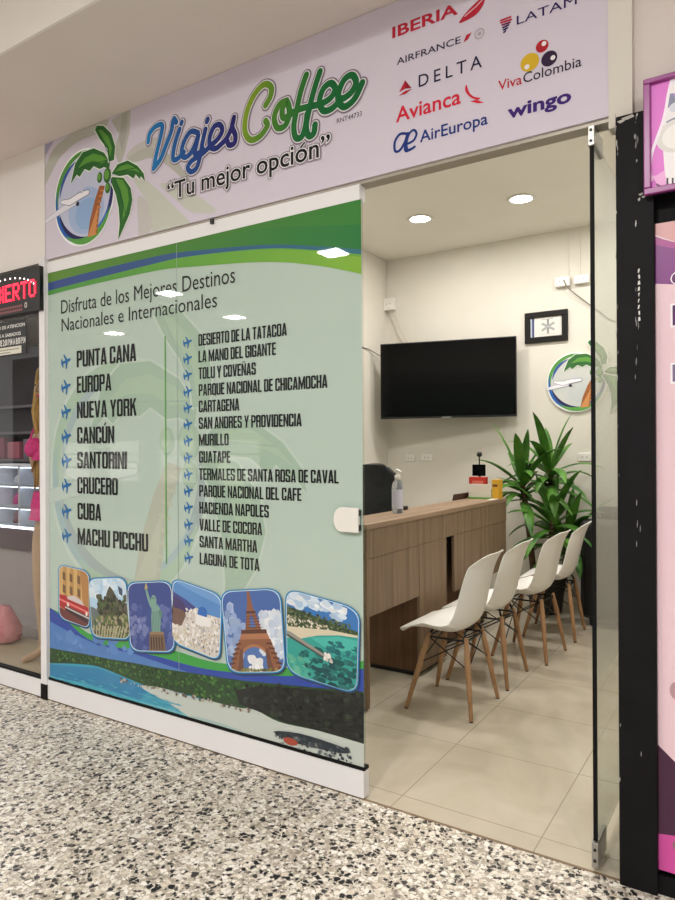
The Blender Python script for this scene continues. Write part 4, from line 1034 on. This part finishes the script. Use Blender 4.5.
# ------------------------------------------------------------------ framed certificate and wall emblem
x0, z1 = W(525.3,313.5,YB); x1, z0 = W(568.3,340.5,YB)
z1 = (z1+W(568,309.5,YB)[1])/2; z0 = (z0+W(525.5,344,YB)[1])/2
t = thing('framed_certificate', 'certificate in a thick black frame above the round emblem', 'certificate', ((x0+x1)/2, YB, z0))
f_ = MB(); bw = .052
for q in ((x0,x1,z0,z0+bw),(x0,x1,z1-bw,z1),(x0,x0+bw,z0+bw,z1-bw),(x1-bw,x1,z0+bw,z1-bw)): f_.box(q[0],q[1],YB-.028,YB,q[2],q[3])
f_.build('frame', mat('black_frame', (20,16,14), .5, spec=.25), t, .004)
cp = Sheet(lambda a, b, o: (a, YB-.012-o, b)); a0, a1, b0, b1 = x0+bw-.002, x1-bw+.002, z0+bw-.002, z1-bw+.002; w_, h_ = a1-a0, b1-b0
R_ = lambda p, q, r, s, c: cp.poly([(a0+w_*p,b0+h_*r),(a0+w_*q,b0+h_*r),(a0+w_*q,b0+h_*s),(a0+w_*p,b0+h_*s)], c)
R_(0,1,0,1,(220,216,210)); R_(0,.06,0,1,(190,200,214)); R_(.06,.12,0,1,(24,44,104)); R_(.12,.15,0,1,(206,206,206))
R_(.35,.72,.86,.89,(150,150,150)); R_(.30,.8,.12,.14,(188,188,188))
for k in range(6):
    an = math.pi*k/3+math.pi/2; c_, s_ = math.cos(an), math.sin(an); cx, cz = a0+w_*.56, b0+h_*.5
    cp.poly([(cx+h_*(.05*c_-.06*s_),cz+h_*(.05*s_+.06*c_)),(cx+h_*(.36*c_-.06*s_),cz+h_*(.36*s_+.06*c_)),(cx+h_*(.36*c_+.06*s_),cz+h_*(.36*s_-.06*c_)),(cx+h_*(.05*c_+.06*s_),cz+h_*(.05*s_-.06*c_))], (160,162,162))
cp.stroke([(a0+w_*.56, b0+h_*.2),(a0+w_*.56, b0+h_*.84)], .004, (110,112,112))
cp.build('certificate_paper', M_paper, t)
t = thing('wall_emblem', 'round palm and aeroplane emblem of the agency on the back wall', 'wall sign', (-1.43, YB, 1.73))
Rw = (W(577,352.5,YB)[1]-W(577,411,YB)[1])/2/1.03; Cw = (W(548,385,YB)[0]+Rw*1.03, (W(577,352.5,YB)[1]+W(577,411,YB)[1])/2)
em = Sheet(lambda a, b, o: (a, YB-.02-o, b)); em.STEP = 2e-5
em.ellipse(Cw[0], Cw[1], Rw*1.0, Rw*1.0, (214,212,206), 48)
roundel(em, Cw, Rw, (214,210,204), sky=((204,206,202),(202,205,203),(198,203,203)), wing=.35)
MB().prism_y([(Cw[0]+Rw*math.cos(a), Cw[1]+Rw*math.sin(a)) for a in [2*math.pi*i/48 for i in range(48)]], YB-.02, YB).build('backing_disc', M_white, t)
for lf in LEAF[1:]:
    pts = [(Cw[0]+Rw*x*1.02, Cw[1]+Rw*z*1.02) for x, z in lf]; MB().prism_y(pts, YB-.0199, YB).build('leaf_backing', M_white, t)
em.build('printed_face', M_paper, t)

# ------------------------------------------------------------------ sockets, trunking and cables on the walls
def socket(name, lb, u, v, w, hh, dpt=.03, y=YB):
    x, z = W(u, v, y); t = thing(name, lb, 'socket', (x, y, z))
    MB().box(x-w/2,x+w/2,y-dpt,y,z-hh/2,z+hh/2).build('plate', M_white, t, .005)
    for q in (-.02,.02): MB().tube([(x+q,y-dpt,z),(x+q,y-dpt-.0015,z)], .006, 10).build('contact', M_alu_d, t)
    return t
socket('wall_socket', 'white surface socket box up on the back wall, left of a pair', 563.5, 282.5, .13, .085, .05)
socket('wall_socket', 'white surface socket box up on the back wall, right of a pair', 582.5, 280, .13, .075, .05)
socket('wall_socket', 'white socket plate low on the back wall behind the plant', 585, 457, .12, .075, .012)
socket('wall_socket', 'left white socket plate on the wall under the television', 410.5, 458, .10, .07, .01)
socket('wall_socket', 'right white socket plate on the wall under the television', 427, 457.5, .13, .07, .01)
x, z = W(391,305,YB); socket('junction_box', 'white junction box on the back wall near the left corner', 391, 305, .12, .13, .06)
def cable(lb, pts, r, m, name='cable'): return tag(MB().tube(pts, r, 8).build(name, m, None, smooth=True), lb, 'cable')
M_cab = mat('cream_cable', (206,198,184), .5); M_cabd = mat('grey_cable', (120,114,104), .5)
c1, c2 = W(568,231,YB)[0], W(579.5,227,YB)[0]
for xx, zt, lb in ((c1, W(568,276,YB)[1], 'left thin white conduit dropping from the ceiling to a socket'), (c2, W(579.5,276,YB)[1], 'right thin white conduit dropping from the ceiling to a socket')):
    tag(MB().box(xx-.008,xx+.008,YB-.010,YB,zt,ZC).build('conduit', M_wall, None, .002), lb, 'conduit')
xj, zj = W(391,297,YB); tag(MB().box(xj-.05,xj-.034,YB-.012,YB,zj,ZC).build('conduit', M_wall, None, .002), 'grey conduit from the junction box up to the ceiling', 'conduit')
p0 = W(565,281,YB); p1 = W(600,312,YB); p2 = W(617,322,YB)
cable('cable hanging from the left upper socket towards the right wall', spline([(p0[0],YB-.052,p0[1]),(p0[0]+.06,YB-.05,p0[1]-.10),(p1[0],YB-.012,p1[1]),(p2[0],YB-.012,p2[1]),(p2[0]+.5,YB-.012,p2[1]-.14)], 5), .005, M_cabd)
for q, lb in ((0,'thin cable from the junction box to the television, lower one'),(1,'thin cable from the junction box to the television, upper one')):
    a, b = W(389,312,YB), W(408+7*q,342,YB)
    cable(lb, spline([(a[0],YB-.03,a[1]),(a[0]+.06+.05*q,YB-.02-.05*q,a[1]-.12+.05*q),(b[0]-.1,YB-.03-.06*q,b[1]+.07),(b[0],YB-.04-.07*q,b[1]-.05)], 5), .005, M_cab)
cable('thin dark cable along the left wall behind the television', [(XL+.008, 5.62, 2.42),(XL+.01,5.9,2.41),(XL+.05,6.1,2.35),(-3.2,6.15,2.3)], .005, M_cabd)

# ------------------------------------------------------------------ plant
plx, ply = -1.62, 5.84
pt = thing('potted_plant', 'tall leafy green corn plant at the far end of the counter', 'plant', (plx, ply, 0))
MB().lathe([(.11,0),(.13,.02),(.165,.27),(.175,.28),(.175,.31),(.155,.31),(.15,.27)], (plx,ply,0), 28).build('pot', mat('dark_pot', (52,44,38), .5), pt, smooth=True)
MB().lathe([(.005,.275),(.15,.272)], (plx,ply,0), 24, cap=False).build('soil', noisy('soil', (38,28,20), (62,46,32), 60, .9), pt)
M_leaf = noisy('corn_plant_leaf', (44,92,30), (92,142,54), 7, .38, (1,1,1), detail=2)
M_cane = noisy('plant_cane', (110,88,60), (70,54,38), 18, .8, (1,1,6), bump=.5)
canes = [(-.10,.0,1.10,.028,-.10),(.05,-.05,.80,.026,.02),(.02,.08,1.22,.024,.0),(.12,.0,.62,.022,.06)]
lf = MB(); rnd = random.Random(21)
def leaf(base, az, el, ln, w, droop):
    n = 9; P = []; d = Vector((math.cos(az)*math.cos(el), math.sin(az)*math.cos(el), math.sin(el))); p = Vector(base); side = Vector((-math.sin(az), math.cos(az), 0))
    for i in range(n+1):
        s = i/n; ww = w*(math.sin(math.pi*min(1, .10+s*.90))**.75)*(1 if s < .98 else .3)+.002
        up = side.cross(d).normalized()
        P.append([tuple(p-side*ww+up*ww*.35), tuple(p-side*ww*.5+up*.06*ww), tuple(p), tuple(p+side*ww*.5+up*.06*ww), tuple(p+side*ww+up*ww*.35)])
        p = p + d*(ln/n); d = (d + Vector((0,0,-droop*(.3+s)))).normalized()
    lf.grid(P)
for cx, cy, ch, cr, ln in canes:
    b = Vector((plx+cx, ply+cy, .27)); top = Vector((plx+cx+ln, ply+cy, ch))
    MB().tube([b, b.lerp(top,.5)+Vector((.008,0,0)), top], [cr, cr*.95, cr*.85], 12).build('cane', M_cane, pt, smooth=True)
    for k in range(22):
        f_ = k/21; az = k*2.39996+rnd.uniform(-.3,.3)+cx*9; el = 1.38-1.45*(1-f_)**.75+rnd.uniform(-.15,.15)
        ly_ = ply+cy
        ln_ = rnd.uniform(.42,.60)
        if math.sin(az) > .45: ln_ *= .72; el = max(el, .5)
        leaf(top+Vector((0,0,-.16+.20*f_)), az, el, ln_, rnd.uniform(.036,.052), rnd.uniform(.20,.34)*(1.25-f_*.7))
lf.build('foliage', M_leaf, pt, smooth=True)

# ------------------------------------------------------------------ black armchair in the corner
ax0, ax1, ay0, ay1 = -1.27, -0.60, 5.52, 6.22
t = thing('armchair', 'black leather armchair in the corner behind the last white chair', 'armchair', ((ax0+ax1)/2, (ay0+ay1)/2, 0))
MB().box(ax0+.05,ax1-.02,ay0+.04,ay1-.06,.06,.42).build('base', M_leather, t, .03, seg=3)
MB().box(ax0+.06,ax1-.22,ay0+.12,ay1-.16,.42,.52).build('seat', M_leather, t, .04, seg=4)
MB().box(ax1-.22,ax1,ay0+.10,ay1-.14,.40,.97).build('backrest', M_leather, t, .06, seg=4)
for y0, y1, zz in ((ay0,ay0+.14,.84),(ay1-.16,ay1,.90)): MB().box(ax0,ax1-.04,y0,y1,.06,zz).build('armrest', M_leather, t, .05, seg=4)
for xx in (ax0+.08, ax1-.08):
    for yy in (ay0+.08, ay1-.08): MB().lathe([(.02,0),(.026,.062)], (xx,yy,0), 10).build('leg', M_blackpl, t)
# ------------------------------------------------------------------ lingerie shop on the left
LB = 5.2
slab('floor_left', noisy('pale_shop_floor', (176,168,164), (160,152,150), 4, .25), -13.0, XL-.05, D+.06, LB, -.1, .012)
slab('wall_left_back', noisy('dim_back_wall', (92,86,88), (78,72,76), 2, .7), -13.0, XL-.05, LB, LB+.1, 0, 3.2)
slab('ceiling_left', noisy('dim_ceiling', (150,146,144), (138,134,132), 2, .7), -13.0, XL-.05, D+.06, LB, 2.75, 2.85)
slab('wall_left_party', M_wall, XL-.049, XL-.044, D+.06, LB, .012, 2.75)
struct(MB().box(-6.5, -3.489, D+.012, D+.022, .112, 2.475).build('window_2', M_pane))
slab('trim_8', noisy('beige_display_sill', (196,180,152), (186,170,142), 3, .5), -6.5, -3.49, D+.03, D+.62, .012, .03)
# open sign
ox1, oz1 = W(43.2, 265, D-.045); oz0 = W(43.2, 310, D-.045)[1]; ox0 = ox1-.66; oz0 = (oz0+W(0,316.5,D-.045)[1])/2; oz1 = (oz1+W(0,274.5,D-.045)[1])/2
ox1 = W(39.4, 266, D-.045)[0]; ox0 = ox1-.60
os_ = thing('open_sign', 'black ABIERTO light sign with red letters in the left window', 'sign', ((ox0+ox1)/2, D, oz0))
MB().box(ox0, ox1, D-.045, D+.010, oz0, oz1).build('case', M_blackpl, os_, .003)
M_led = mat('red_led', (255,36,60), .4, emit=3.0); M_ledw = mat('white_led', (255,236,236), .4, emit=2.5)
yF = D-.0455
def ledword(word, x0, x1, zb, cap):
    FONT = {'A':('.###.','#...#','#...#','#####','#...#','#...#','#...#'),'B':('####.','#...#','#...#','####.','#...#','#...#','####.'),'I':('#','#','#','#','#','#','#'),
            'E':('#####','#....','#....','####.','#....','#....','#####'),'R':('####.','#...#','#...#','####.','#.#..','#..#.','#...#'),'T':('#####','..#..','..#..','..#..','..#..','..#..','..#..'),'O':('.###.','#...#','#...#','#...#','#...#','#...#','.###.')}
    cols = sum(len(FONT[c][0]) for c in word)+len(word)-1; dx = (x1-x0)/cols; dz = cap/7; mb = MB(); k = 0
    for c in word:
        g = FONT[c]
        for r in range(7):
            for q, ch in enumerate(g[r]):
                if ch == '#':
                    cx, cz = x0+(k+q+.5)*dx, zb+(6.5-r)*dz
                    mb.box(cx-dx*.44, cx+dx*.44, yF-.004, yF, cz-dz*.42, cz+dz*.42)
        k += len(g[0])+1
    return mb.build('led_lettering', M_led, os_)
lz = W(30, 296)[1]; ledword('ABIERTO', W(36.0,290,yF)[0]-.478, W(36.0,290,yF)[0], W(30,297.5,yF)[1], W(30,280,yF)[1]-W(30,297.5,yF)[1])
d_ = MB(); cx = (ox0+ox1)/2-.03
for k in range(15):
    a = math.pi*(.12+.76*k/14); p = (cx+.30*math.cos(a), oz1-.13+.095*math.sin(a)); d_.box(p[0]-.004,p[0]+.004,yF-.003,yF,p[1]-.004,p[1]+.004)
d_.build('led_dots', M_ledw, os_)
sp = Sheet(lambda a, b, o: (a, yF-o, b))
zt = W(22,306,yF)[1]; xr = W(22.5,306,yF)[0]
for q in range(2):
    sp.poly([(ox0+.10, zt-.004-.022*q), (xr, zt-.004-.022*q), (xr, zt+.010-.022*q), (ox0+.10, zt+.010-.022*q)], (150,92,96))
    for k in range(26): sp.poly([(ox0+.10+k*.0175, zt-.005-.022*q),(ox0+.104+k*.0175, zt-.005-.022*q),(ox0+.104+k*.0175, zt+.011-.022*q),(ox0+.10+k*.0175, zt+.011-.022*q)], (24,20,22))
c = W(25.8,305,yF); sp.ellipse(c[0],c[1],.013,.017,(206,196,196),16); sp.ellipse(c[0],c[1],.006,.009,(40,36,38),12)
sp.build('small_print', M_paper, os_)
# opening hours notice stuck inside the glass
nx1 = W(24.5,330)[0]; nz1 = W(24.5,318.5)[1]; nz0 = W(24.5,353)[1]; nx0 = nx1-.42
nt_ = thing('hours_notice', 'black opening hours notice with white lettering under the open sign', 'notice', ((nx0+nx1)/2, D+.010, nz0))
MB().box(nx0,nx1,D+.0085,D+.0115,nz0,nz1).build('card', mat('notice_black', (44,44,46), .5), nt_)
sp = Sheet(lambda a, b, o: (a, D+.0083-o, b)); Wh = (232,230,226); H_ = nz1-nz0
sp.text('HORARIO DE ATENCION', nx0+.01, nx1-.008, nz1-H_*.20, H_*.10, Wh, .02)
sp.text('LUNES A SABADOS', nx0+.06, nx1-.05, nz1-H_*.44, H_*.10, Wh, .02)
sp.text('9:00 A.M Y DE 2:00 P.M A 8:00 P.M', nx0+.01, nx1-.004, nz1-H_*.70, H_*.19, Wh, .03)
sp.poly([(nx0+.01,nz0+H_*.03),(nx1-.045,nz0+H_*.03),(nx1-.045,nz0+H_*.25),(nx0+.01,nz0+H_*.25)], (226,222,206))
sp.stroke([(nx0+.04,nz0+H_*.17),(nx1-.07,nz0+H_*.17)], .003, (150,146,138)); sp.stroke([(nx0+.04,nz0+H_*.09),(nx1-.16,nz0+H_*.09)], .003, (150,146,138))
sp.build('lettering', M_paper, nt_)

# mannequin in the window
def skin(name, m, parent, chains, sub=2):
    """chains of (point, radius); the first vertex of the first chain is the root; points equal to an earlier one are joined"""
    off = wloc(parent); vs, es, rs = [], [], []; idx = {}
    for ch in chains:
        prev = None
        for p, r in ch:
            k = tuple(round(q, 4) for q in p)
            if k not in idx: idx[k] = len(vs); vs.append(Vector(p)-off); rs.append(r)
            if prev is not None and prev != idx[k]: es.append((prev, idx[k]))
            prev = idx[k]
    me = bpy.data.meshes.new(name); me.from_pydata(vs, es, []); o = bpy.data.objects.new(name, me); put(o, parent)
    md = o.modifiers.new('skin', 'SKIN'); md.use_smooth_shade = True; md.branch_smoothing = .5
    for v, r in zip(me.skin_vertices[0].data, rs): v.radius = (r, r) if not isinstance(r, tuple) else r
    me.skin_vertices[0].data[0].use_root = True
    s = o.modifiers.new('sub', 'SUBSURF'); s.levels = 1; s.render_levels = sub
    me.materials.append(m); return o
mx_, my_ = -3.925, 2.70
mn = thing('mannequin', 'blonde shop mannequin in bright pink underwear in the left window', 'mannequin', (mx_, my_, .03))
M_skin = mat('mannequin_skin', (206,172,142), .4)
V3 = lambda x, y, z: (mx_+x*1.06, my_+y*1.06, .03+(z-.03)*1.065)
pel = (V3(0,0,.98), (.135,.095))
ch = [[pel, (V3(0,.0,1.10),(.112,.08)), (V3(0,.0,1.22),(.120,.085)), (V3(0,-.005,1.34),(.140,.092)), (V3(0,0,1.44),(.085,.07)), (V3(0,.0,1.50),.045), (V3(0,-.005,1.57),.046), (V3(0,-.012,1.645),(.066,.082)), (V3(0,-.01,1.74),(.070,.086)), (V3(0,-.005,1.80),(.045,.055))]]
for s in (-1, 1):
    ch.append([pel, (V3(s*.085,.0,.86),.083), (V3(s*.098,-.005,.66),.066), (V3(s*.110,-.012,.50),.049), (V3(s*.118,.012,.36),.051), (V3(s*.126,.018,.20),.034), (V3(s*.130,.02,.095),.029), (V3(s*.134,-.03,.062),.028), (V3(s*.146,-.12,.048),.022)])
    ch.append([(V3(0,-.005,1.34),(.140,.092)), (V3(s*.15,.0,1.40),.052), (V3(s*.185,-.005,1.36),.046), (V3(s*.21,.05,1.15),.036), (V3(s*.19,.11,1.07),.030), (V3(s*.12,.17,1.00),.022), (V3(s*.105,.18,.985),.026), (V3(s*.085,.185,.965),.030)])
    for k in range(4):
        q = (k-1.5)*.015
        ch.append([(V3(s*.085,.185,.965),.030), (V3(s*.060,.19+q*.3,.945+q),.0085), (V3(s*.036,.19+q*.3,.930+q*1.2),.008), (V3(s*.020,.182+q*.3,.922+q*1.2),.007)])
    ch.append([(V3(s*.105,.18,.985),.026), (V3(s*.080,.19,1.005),.010), (V3(s*.058,.195,1.008),.008)])
skin('body', M_skin, mn, ch)
M_pink = noisy('pink_lace', (226,40,128), (240,78,156), 40, .6, bump=.3)
bmk = MB()
for s in (-1, 1): bmk.lathe([(.004,.072),(.045,.062),(.068,.02),(.070,-.02),(.05,-.052),(.004,-.062)], V3(s*.068,-.062,1.335), 18, cap=False)
bmk.lathe([(.146,-.05),(.150,-.02),(.146,.01)], V3(0,-.002,1.31), 28, sx=1.02, sy=.72, cap=False)
for s in (-1, 1): bmk.tube([V3(s*.09,-.09,1.38), V3(s*.10,-.06,1.45), V3(s*.095,.02,1.455), V3(s*.09,.085,1.36)], .007, 6)
bmk.build('bra', M_pink, mn, smooth=True)
MB().lathe([(.128,.09),(.142,.04),(.152,0),(.150,-.05),(.165,-.09)], V3(0,0,.99), 28, sx=1.02, sy=.78, cap=False).build('briefs', M_pink, mn, smooth=True)
hb = MB(); rnd = random.Random(4)
for k in range(46):
    a = math.pi*(-.15+1.3*k/45); r = .078; x, y = r*math.cos(a), r*math.sin(a)*1.1
    l = rnd.uniform(.30,.44)
    hb.tube([V3(x*.35,y*.35-.004,1.858), V3(x*.95,y*.95,1.80), V3(x*1.18,y*1.15,1.68), V3(x*1.35+rnd.uniform(-.02,.02),y*1.2,1.56), V3(x*1.5+rnd.uniform(-.03,.03),y*1.15+.01,1.50-l*.35), V3(x*1.6+rnd.uniform(-.04,.04),y*1.1,1.52-l)], [.022,.024,.021,.018,.014,.006], 7)
hb.build('hair', noisy('blonde_hair', (222,184,112), (178,134,70), 30, .5, (1,1,.2)), mn, smooth=True)
fc = MB()
for s in (-1, 1): fc.lathe([(.002,-.006),(.010,0),(.002,.006)], V3(s*.028,-.092,1.715), 10, sy=.5, cap=False)
fc.build('eyes', M_blackpl, mn); 
fc = MB(); fc.tube([V3(0,-.088,1.72),V3(0,-.108,1.685),V3(0,-.094,1.672)], [.007,.012,.008], 8); fc.build('nose', M_skin, mn, smooth=True)
fc = MB(); fc.tube([V3(-.022,-.088,1.648),V3(0,-.096,1.650),V3(.022,-.088,1.648)], [.003,.007,.003], 8); fc.build('lips', M_pink, mn, smooth=True)

# lit glass showcase
sx0, sx1, sy0, sy1 = -5.72, -4.62, 3.15, 3.55
sc_ = thing('glass_showcase', 'white lit glass showcase inside the left shop', 'showcase', ((sx0+sx1)/2, (sy0+sy1)/2, .012))
M_case = mat('showcase_white', (226,228,238), .35); M_led2 = mat('showcase_led', (226,234,255), .5, emit=5.0); M_plum = mat('plum_panel', (92,70,82), .4)
fr = MB()
zs = [.80, .955, 1.13, 1.285]
for z in zs: fr.box(sx0, sx1, sy0, sy1, z-.008, z+.008)
for xx in (sx0, -5.37, -5.02, sx1-.02): fr.box(xx, xx+.02, sy0, sy1, .80, 1.285)
fr.box(sx0, sx1, sy1-.01, sy1, .80, 1.285); fr.build('shelf_frame', M_case, sc_)
l_ = MB()
for z in zs[1:]: l_.box(sx0+.02, sx1-.02, sy0+.012, sy0+.026, z-.016, z-.009)
l_.box(sx0, sx1, sy0-.006, sy0-.001, .79, .806); l_.build('led_strip', M_led2, sc_)
MB().box(sx0, sx1, sy0, sy1, .62, .79).build('plum_fascia', M_plum, sc_)
MB().box(sx0, sx1, sy0+.04, sy1, .012, .62).build('plinth', mat('showcase_base', (176,166,170), .3), sc_)
MB().box(sx0, sx1, sy0, sy0+.006, .81, 1.28).build('front_glass', M_pane, sc_)
rnd = random.Random(9); cl = [((226,60,140),'bright pink'),((236,150,186),'pale pink'),((120,40,60),'dark red'),((236,232,240),'white'),((90,60,110),'violet')]
i = 0
for lvl, z in enumerate(zs[:3]):
    for k, xx in enumerate((-5.47,-5.26,-5.12)):
        c, nm = cl[(k*2+lvl*3) % 5]; i += 1
        P = []; r = rnd.uniform(.045,.058); hh = rnd.uniform(.055,.10)
        mb = MB().lathe([(r*.9,0),(r*1.05,hh*.25),(r*.8,hh*.7),(r*.35,hh),(.004,hh*1.02)], (xx, sy0+.16, z+.0085), 14, sy=.8)
        for v in mb.bm.verts: v.co += Vector((rnd.uniform(-.007,.007), rnd.uniform(-.007,.007), rnd.uniform(0,.004)))
        o = mb.build('folded_garment', mat('garment_'+nm.replace(' ','_'), c, .7), None, smooth=True)
        pos = ('lowest','middle','top')[lvl]
        tag(o, '%s folded garment on the %s showcase shelf, %s' % (nm, pos, ('leftmost','in the middle','right of the others')[k]), 'garment', 'garments in the showcase')
# back wall shelving with dim boxes
sh_ = thing('wall_shelving', 'dim dark shelving along the back of the left shop', 'shelf', (-7.5, LB, 0))
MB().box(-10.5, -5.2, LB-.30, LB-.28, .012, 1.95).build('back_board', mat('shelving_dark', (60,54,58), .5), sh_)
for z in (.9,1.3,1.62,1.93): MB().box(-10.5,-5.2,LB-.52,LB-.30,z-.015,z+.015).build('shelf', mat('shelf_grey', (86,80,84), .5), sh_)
for xx, hh, c, nm in ((-7.92,.26,(120,50,66),'dark red'),(-7.60,.20,(150,84,96),'dusty pink'),(-7.28,.23,(96,92,102),'grey')):
    tag(MB().box(xx-.12,xx+.12,LB-.49,LB-.32,1.317,1.317+hh).build('storage_box', mat('storage_'+nm, c, .6), None, .004), nm+' box on the dim back shelves of the left shop', 'box', 'boxes on the back shelves')
# pink bag low in the window
bgx, bgz = W(6, 640, 2.75)
pb = MB(); P = []
pb.lathe([(.06,0),(.15,.02),(.17,.10),(.13,.19),(.07,.25),(.03,.26)], (-4.68, 2.80, .03), 22, sy=.7)
rnd = random.Random(3)
for v in pb.bm.verts: v.co += Vector((rnd.uniform(-.012,.012), rnd.uniform(-.012,.012), 0))
tag(pb.build('plush_cushion', noisy('pink_plush', (226,130,140), (240,168,172), 20, .9, bump=.4), None, smooth=True), 'soft pink cushion on the sill of the left window', 'cushion')
area('shop_lamp', None, (-6.5, 3.8, 2.70), 2.2, .5, 40, (1,.96,.95))

# ------------------------------------------------------------------ right hand shop: light box and poster
bx0, bz1 = W(643,79.5,D-.062); bz0 = W(644.5,195,D-.062)[1]; bz1 = (bz1+W(675,71,D-.062)[1])/2; bx1 = bx0+.95
yB0 = D-.05
lb_ = thing('light_box', 'magenta framed light box sign above the pink poster on the right', 'light box', ((bx0+bx1)/2, D, bz0))
MB().box(bx0+.01, bx1-.01, yB0+.004, D+.0, bz0+.012, bz1-.004).build('case', mat('light_box_case', (40,28,40), .4), lb_)
fr = MB(); fw = .020; M_mag = mat('magenta_frame', (150,62,136), .3)
for q in ((bx0,bx1,bz0,bz0+fw),(bx0,bx1,bz1-fw*.8,bz1),(bx0,bx0+fw,bz0+fw,bz1-fw*.8),(bx1-fw,bx1,bz0+fw,bz1-fw*.8)): fr.box(q[0],q[1],yB0-.012,yB0+.004,q[2],q[3])
fr.build('frame', M_mag, lb_, .003)
M_back = mat('backlit_print', (200,200,200), .4); nt, add, b_ = nodes(M_back); at = add('ShaderNodeVertexColor'); at.layer_name = 'ink'
nt.links.new(at.outputs[0], b_.inputs['Base Color']); nt.links.new(at.outputs[0], b_.inputs['Emission Color']); b_.inputs['Emission Strength'].default_value = .06
a0, a1, b0, b1 = bx0+fw, bx1-fw, bz0+fw, bz1-fw*.8
pr = Sheet(lambda a, b, o: (a, yB0+.003-o, b)); pr.clip = [(a0,b0),(a1,b0),(a1,b1),(a0,b1)]
zl_ = lambda pts: [W(630+x/6, 60+y/6, yB0) for x, y in pts]
pr.poly([(a0,b0),(a1,b0),(a1,b1),(a0,b1)], (222,112,206))
pr.poly(zl_([(110,700),(160,690),(205,660),(330,600),(330,780),(110,800)]), (236,170,220)); pr.poly(zl_([(105,640),(125,690),(160,740),(120,790),(100,780)]), (214,92,196))
pr.poly(spline(zl_([(262,90),(235,160),(214,260),(200,370),(196,480),(202,600),(212,690),(240,740),(420,740),(520,400),(480,60)]), 4, True), (238,234,236))
pr.poly(zl_([(230,200),(262,196),(290,240),(250,262),(226,290)]), (128,132,158)); pr.poly(zl_([(256,196),(420,190),(420,215),(268,222)]), (196,150,214))
pr.poly(spline(zl_([(240,270),(300,255),(420,250),(420,300),(300,300),(246,310)]), 3, True), (212,214,226)); pr.stroke(zl_(spline([(222,370),(280,345),(400,340)],5)), .003, (150,150,170))
pr.ellipse(*zl_([(285,450)])[0], .060, .050, (222,218,214), 26); pr.ellipse(*zl_([(290,450)])[0], .045, .038, (240,236,232), 26)
pr.stroke(zl_(spline([(290,70),(255,110),(232,190),(215,290),(196,370),(160,470),(130,560),(118,640),(125,720)], 5)), .0045, (246,236,246))
for xx in (218,250,285): pr.poly(zl_([(xx,705),(xx+11,705),(xx+11,752),(xx,752)]), (46,40,52))
pr.stroke(zl_(spline([(160,745),(200,762),(270,758),(330,750)],5)), .003, (120,60,110))
pr.build('backlit_picture', M_back, lb_)
tag(MB().box(bx0+.10, bx1-.05, D-.055, D-.0, bz0-.085, bz0-.015).build('cable_box', M_blackpl, None, .004), 'black cable box under the magenta light box', 'cable box')
px0 = W(655.5,225)[0]; pz1 = W(655.5,225)[1]; pz0 = W(661,868)[1]
ps = thing('poster', 'tall pink and purple poster at the right edge', 'poster', (px0+.4, D, pz0))
MB().box(px0, px0+.85, D-.010, D-.0, pz0, pz1).build('board', mat('poster_board', (230,196,206), .5), ps)
pp = Sheet(lambda a, b, o: (a, D-.0105-o, b)); pp.clip = [(px0,pz0),(px0+.85,pz0),(px0+.85,pz1),(px0,pz1)]
zp = lambda pts: [W(630+x/4.09, 200+y/4.09) for x, y in pts]; zq = lambda pts: [W(630+x/3.6, 650+y/3.6) for x, y in pts]
pp.poly([(px0,pz0),(px0+.85,pz0),(px0+.85,pz1),(px0,pz1)], (238,206,216))
pp.poly(zp([(90,100),(400,40),(400,170),(184,174),(90,140)]), (222,168,168))
pp.poly(zp([(90,148),(140,165),(184,176),(400,150),(400,230),(184,202),(90,185)]), (176,76,150)); pp.poly(zp([(90,184),(184,202),(400,215),(400,340),(184,348),(90,345)]), (134,58,136))
x, z = W(672, 286); cz = PX(13, 672, 286)
pp.text('C', x, x+.045, z, cz, (250,244,248), .03, .05); pp.text('C', x, x+.045, z, cz, (104,20,104), .03)
for v, cap, cl in ((326,20,(84,14,92)),(382,17,(130,112,150))):
    x, z = W(673, v); cz = PX(cap, 673, v)
    pp.poly([(x-.006,z-.006),(x+.030,z-.006),(x+.030,z+cz+.006),(x-.006,z+cz+.006)], (250,244,248)); pp.poly([(x,z),(x+.024,z),(x+.024,z+cz),(x,z+cz)], cl)
pp.poly(zq([(90,325),(104,338),(165,400),(420,700),(420,900),(90,900)]), (70,28,60)); pp.poly(zq([(104,655),(420,700),(420,850),(104,800)]), (214,80,164))
pp.poly(zq([(90,655),(104,655),(104,800),(90,800)]), (70,28,60))
c = zq([(170,700)])[0]; pp.ellipse(c[0], c[1], .012, .015, (150,110,110), 14)
c = W(677, 690); pp.ellipse(c[0], c[1], .02, .028, (190,150,160), 14)
pp.build('poster_print', M_gloss, ps)
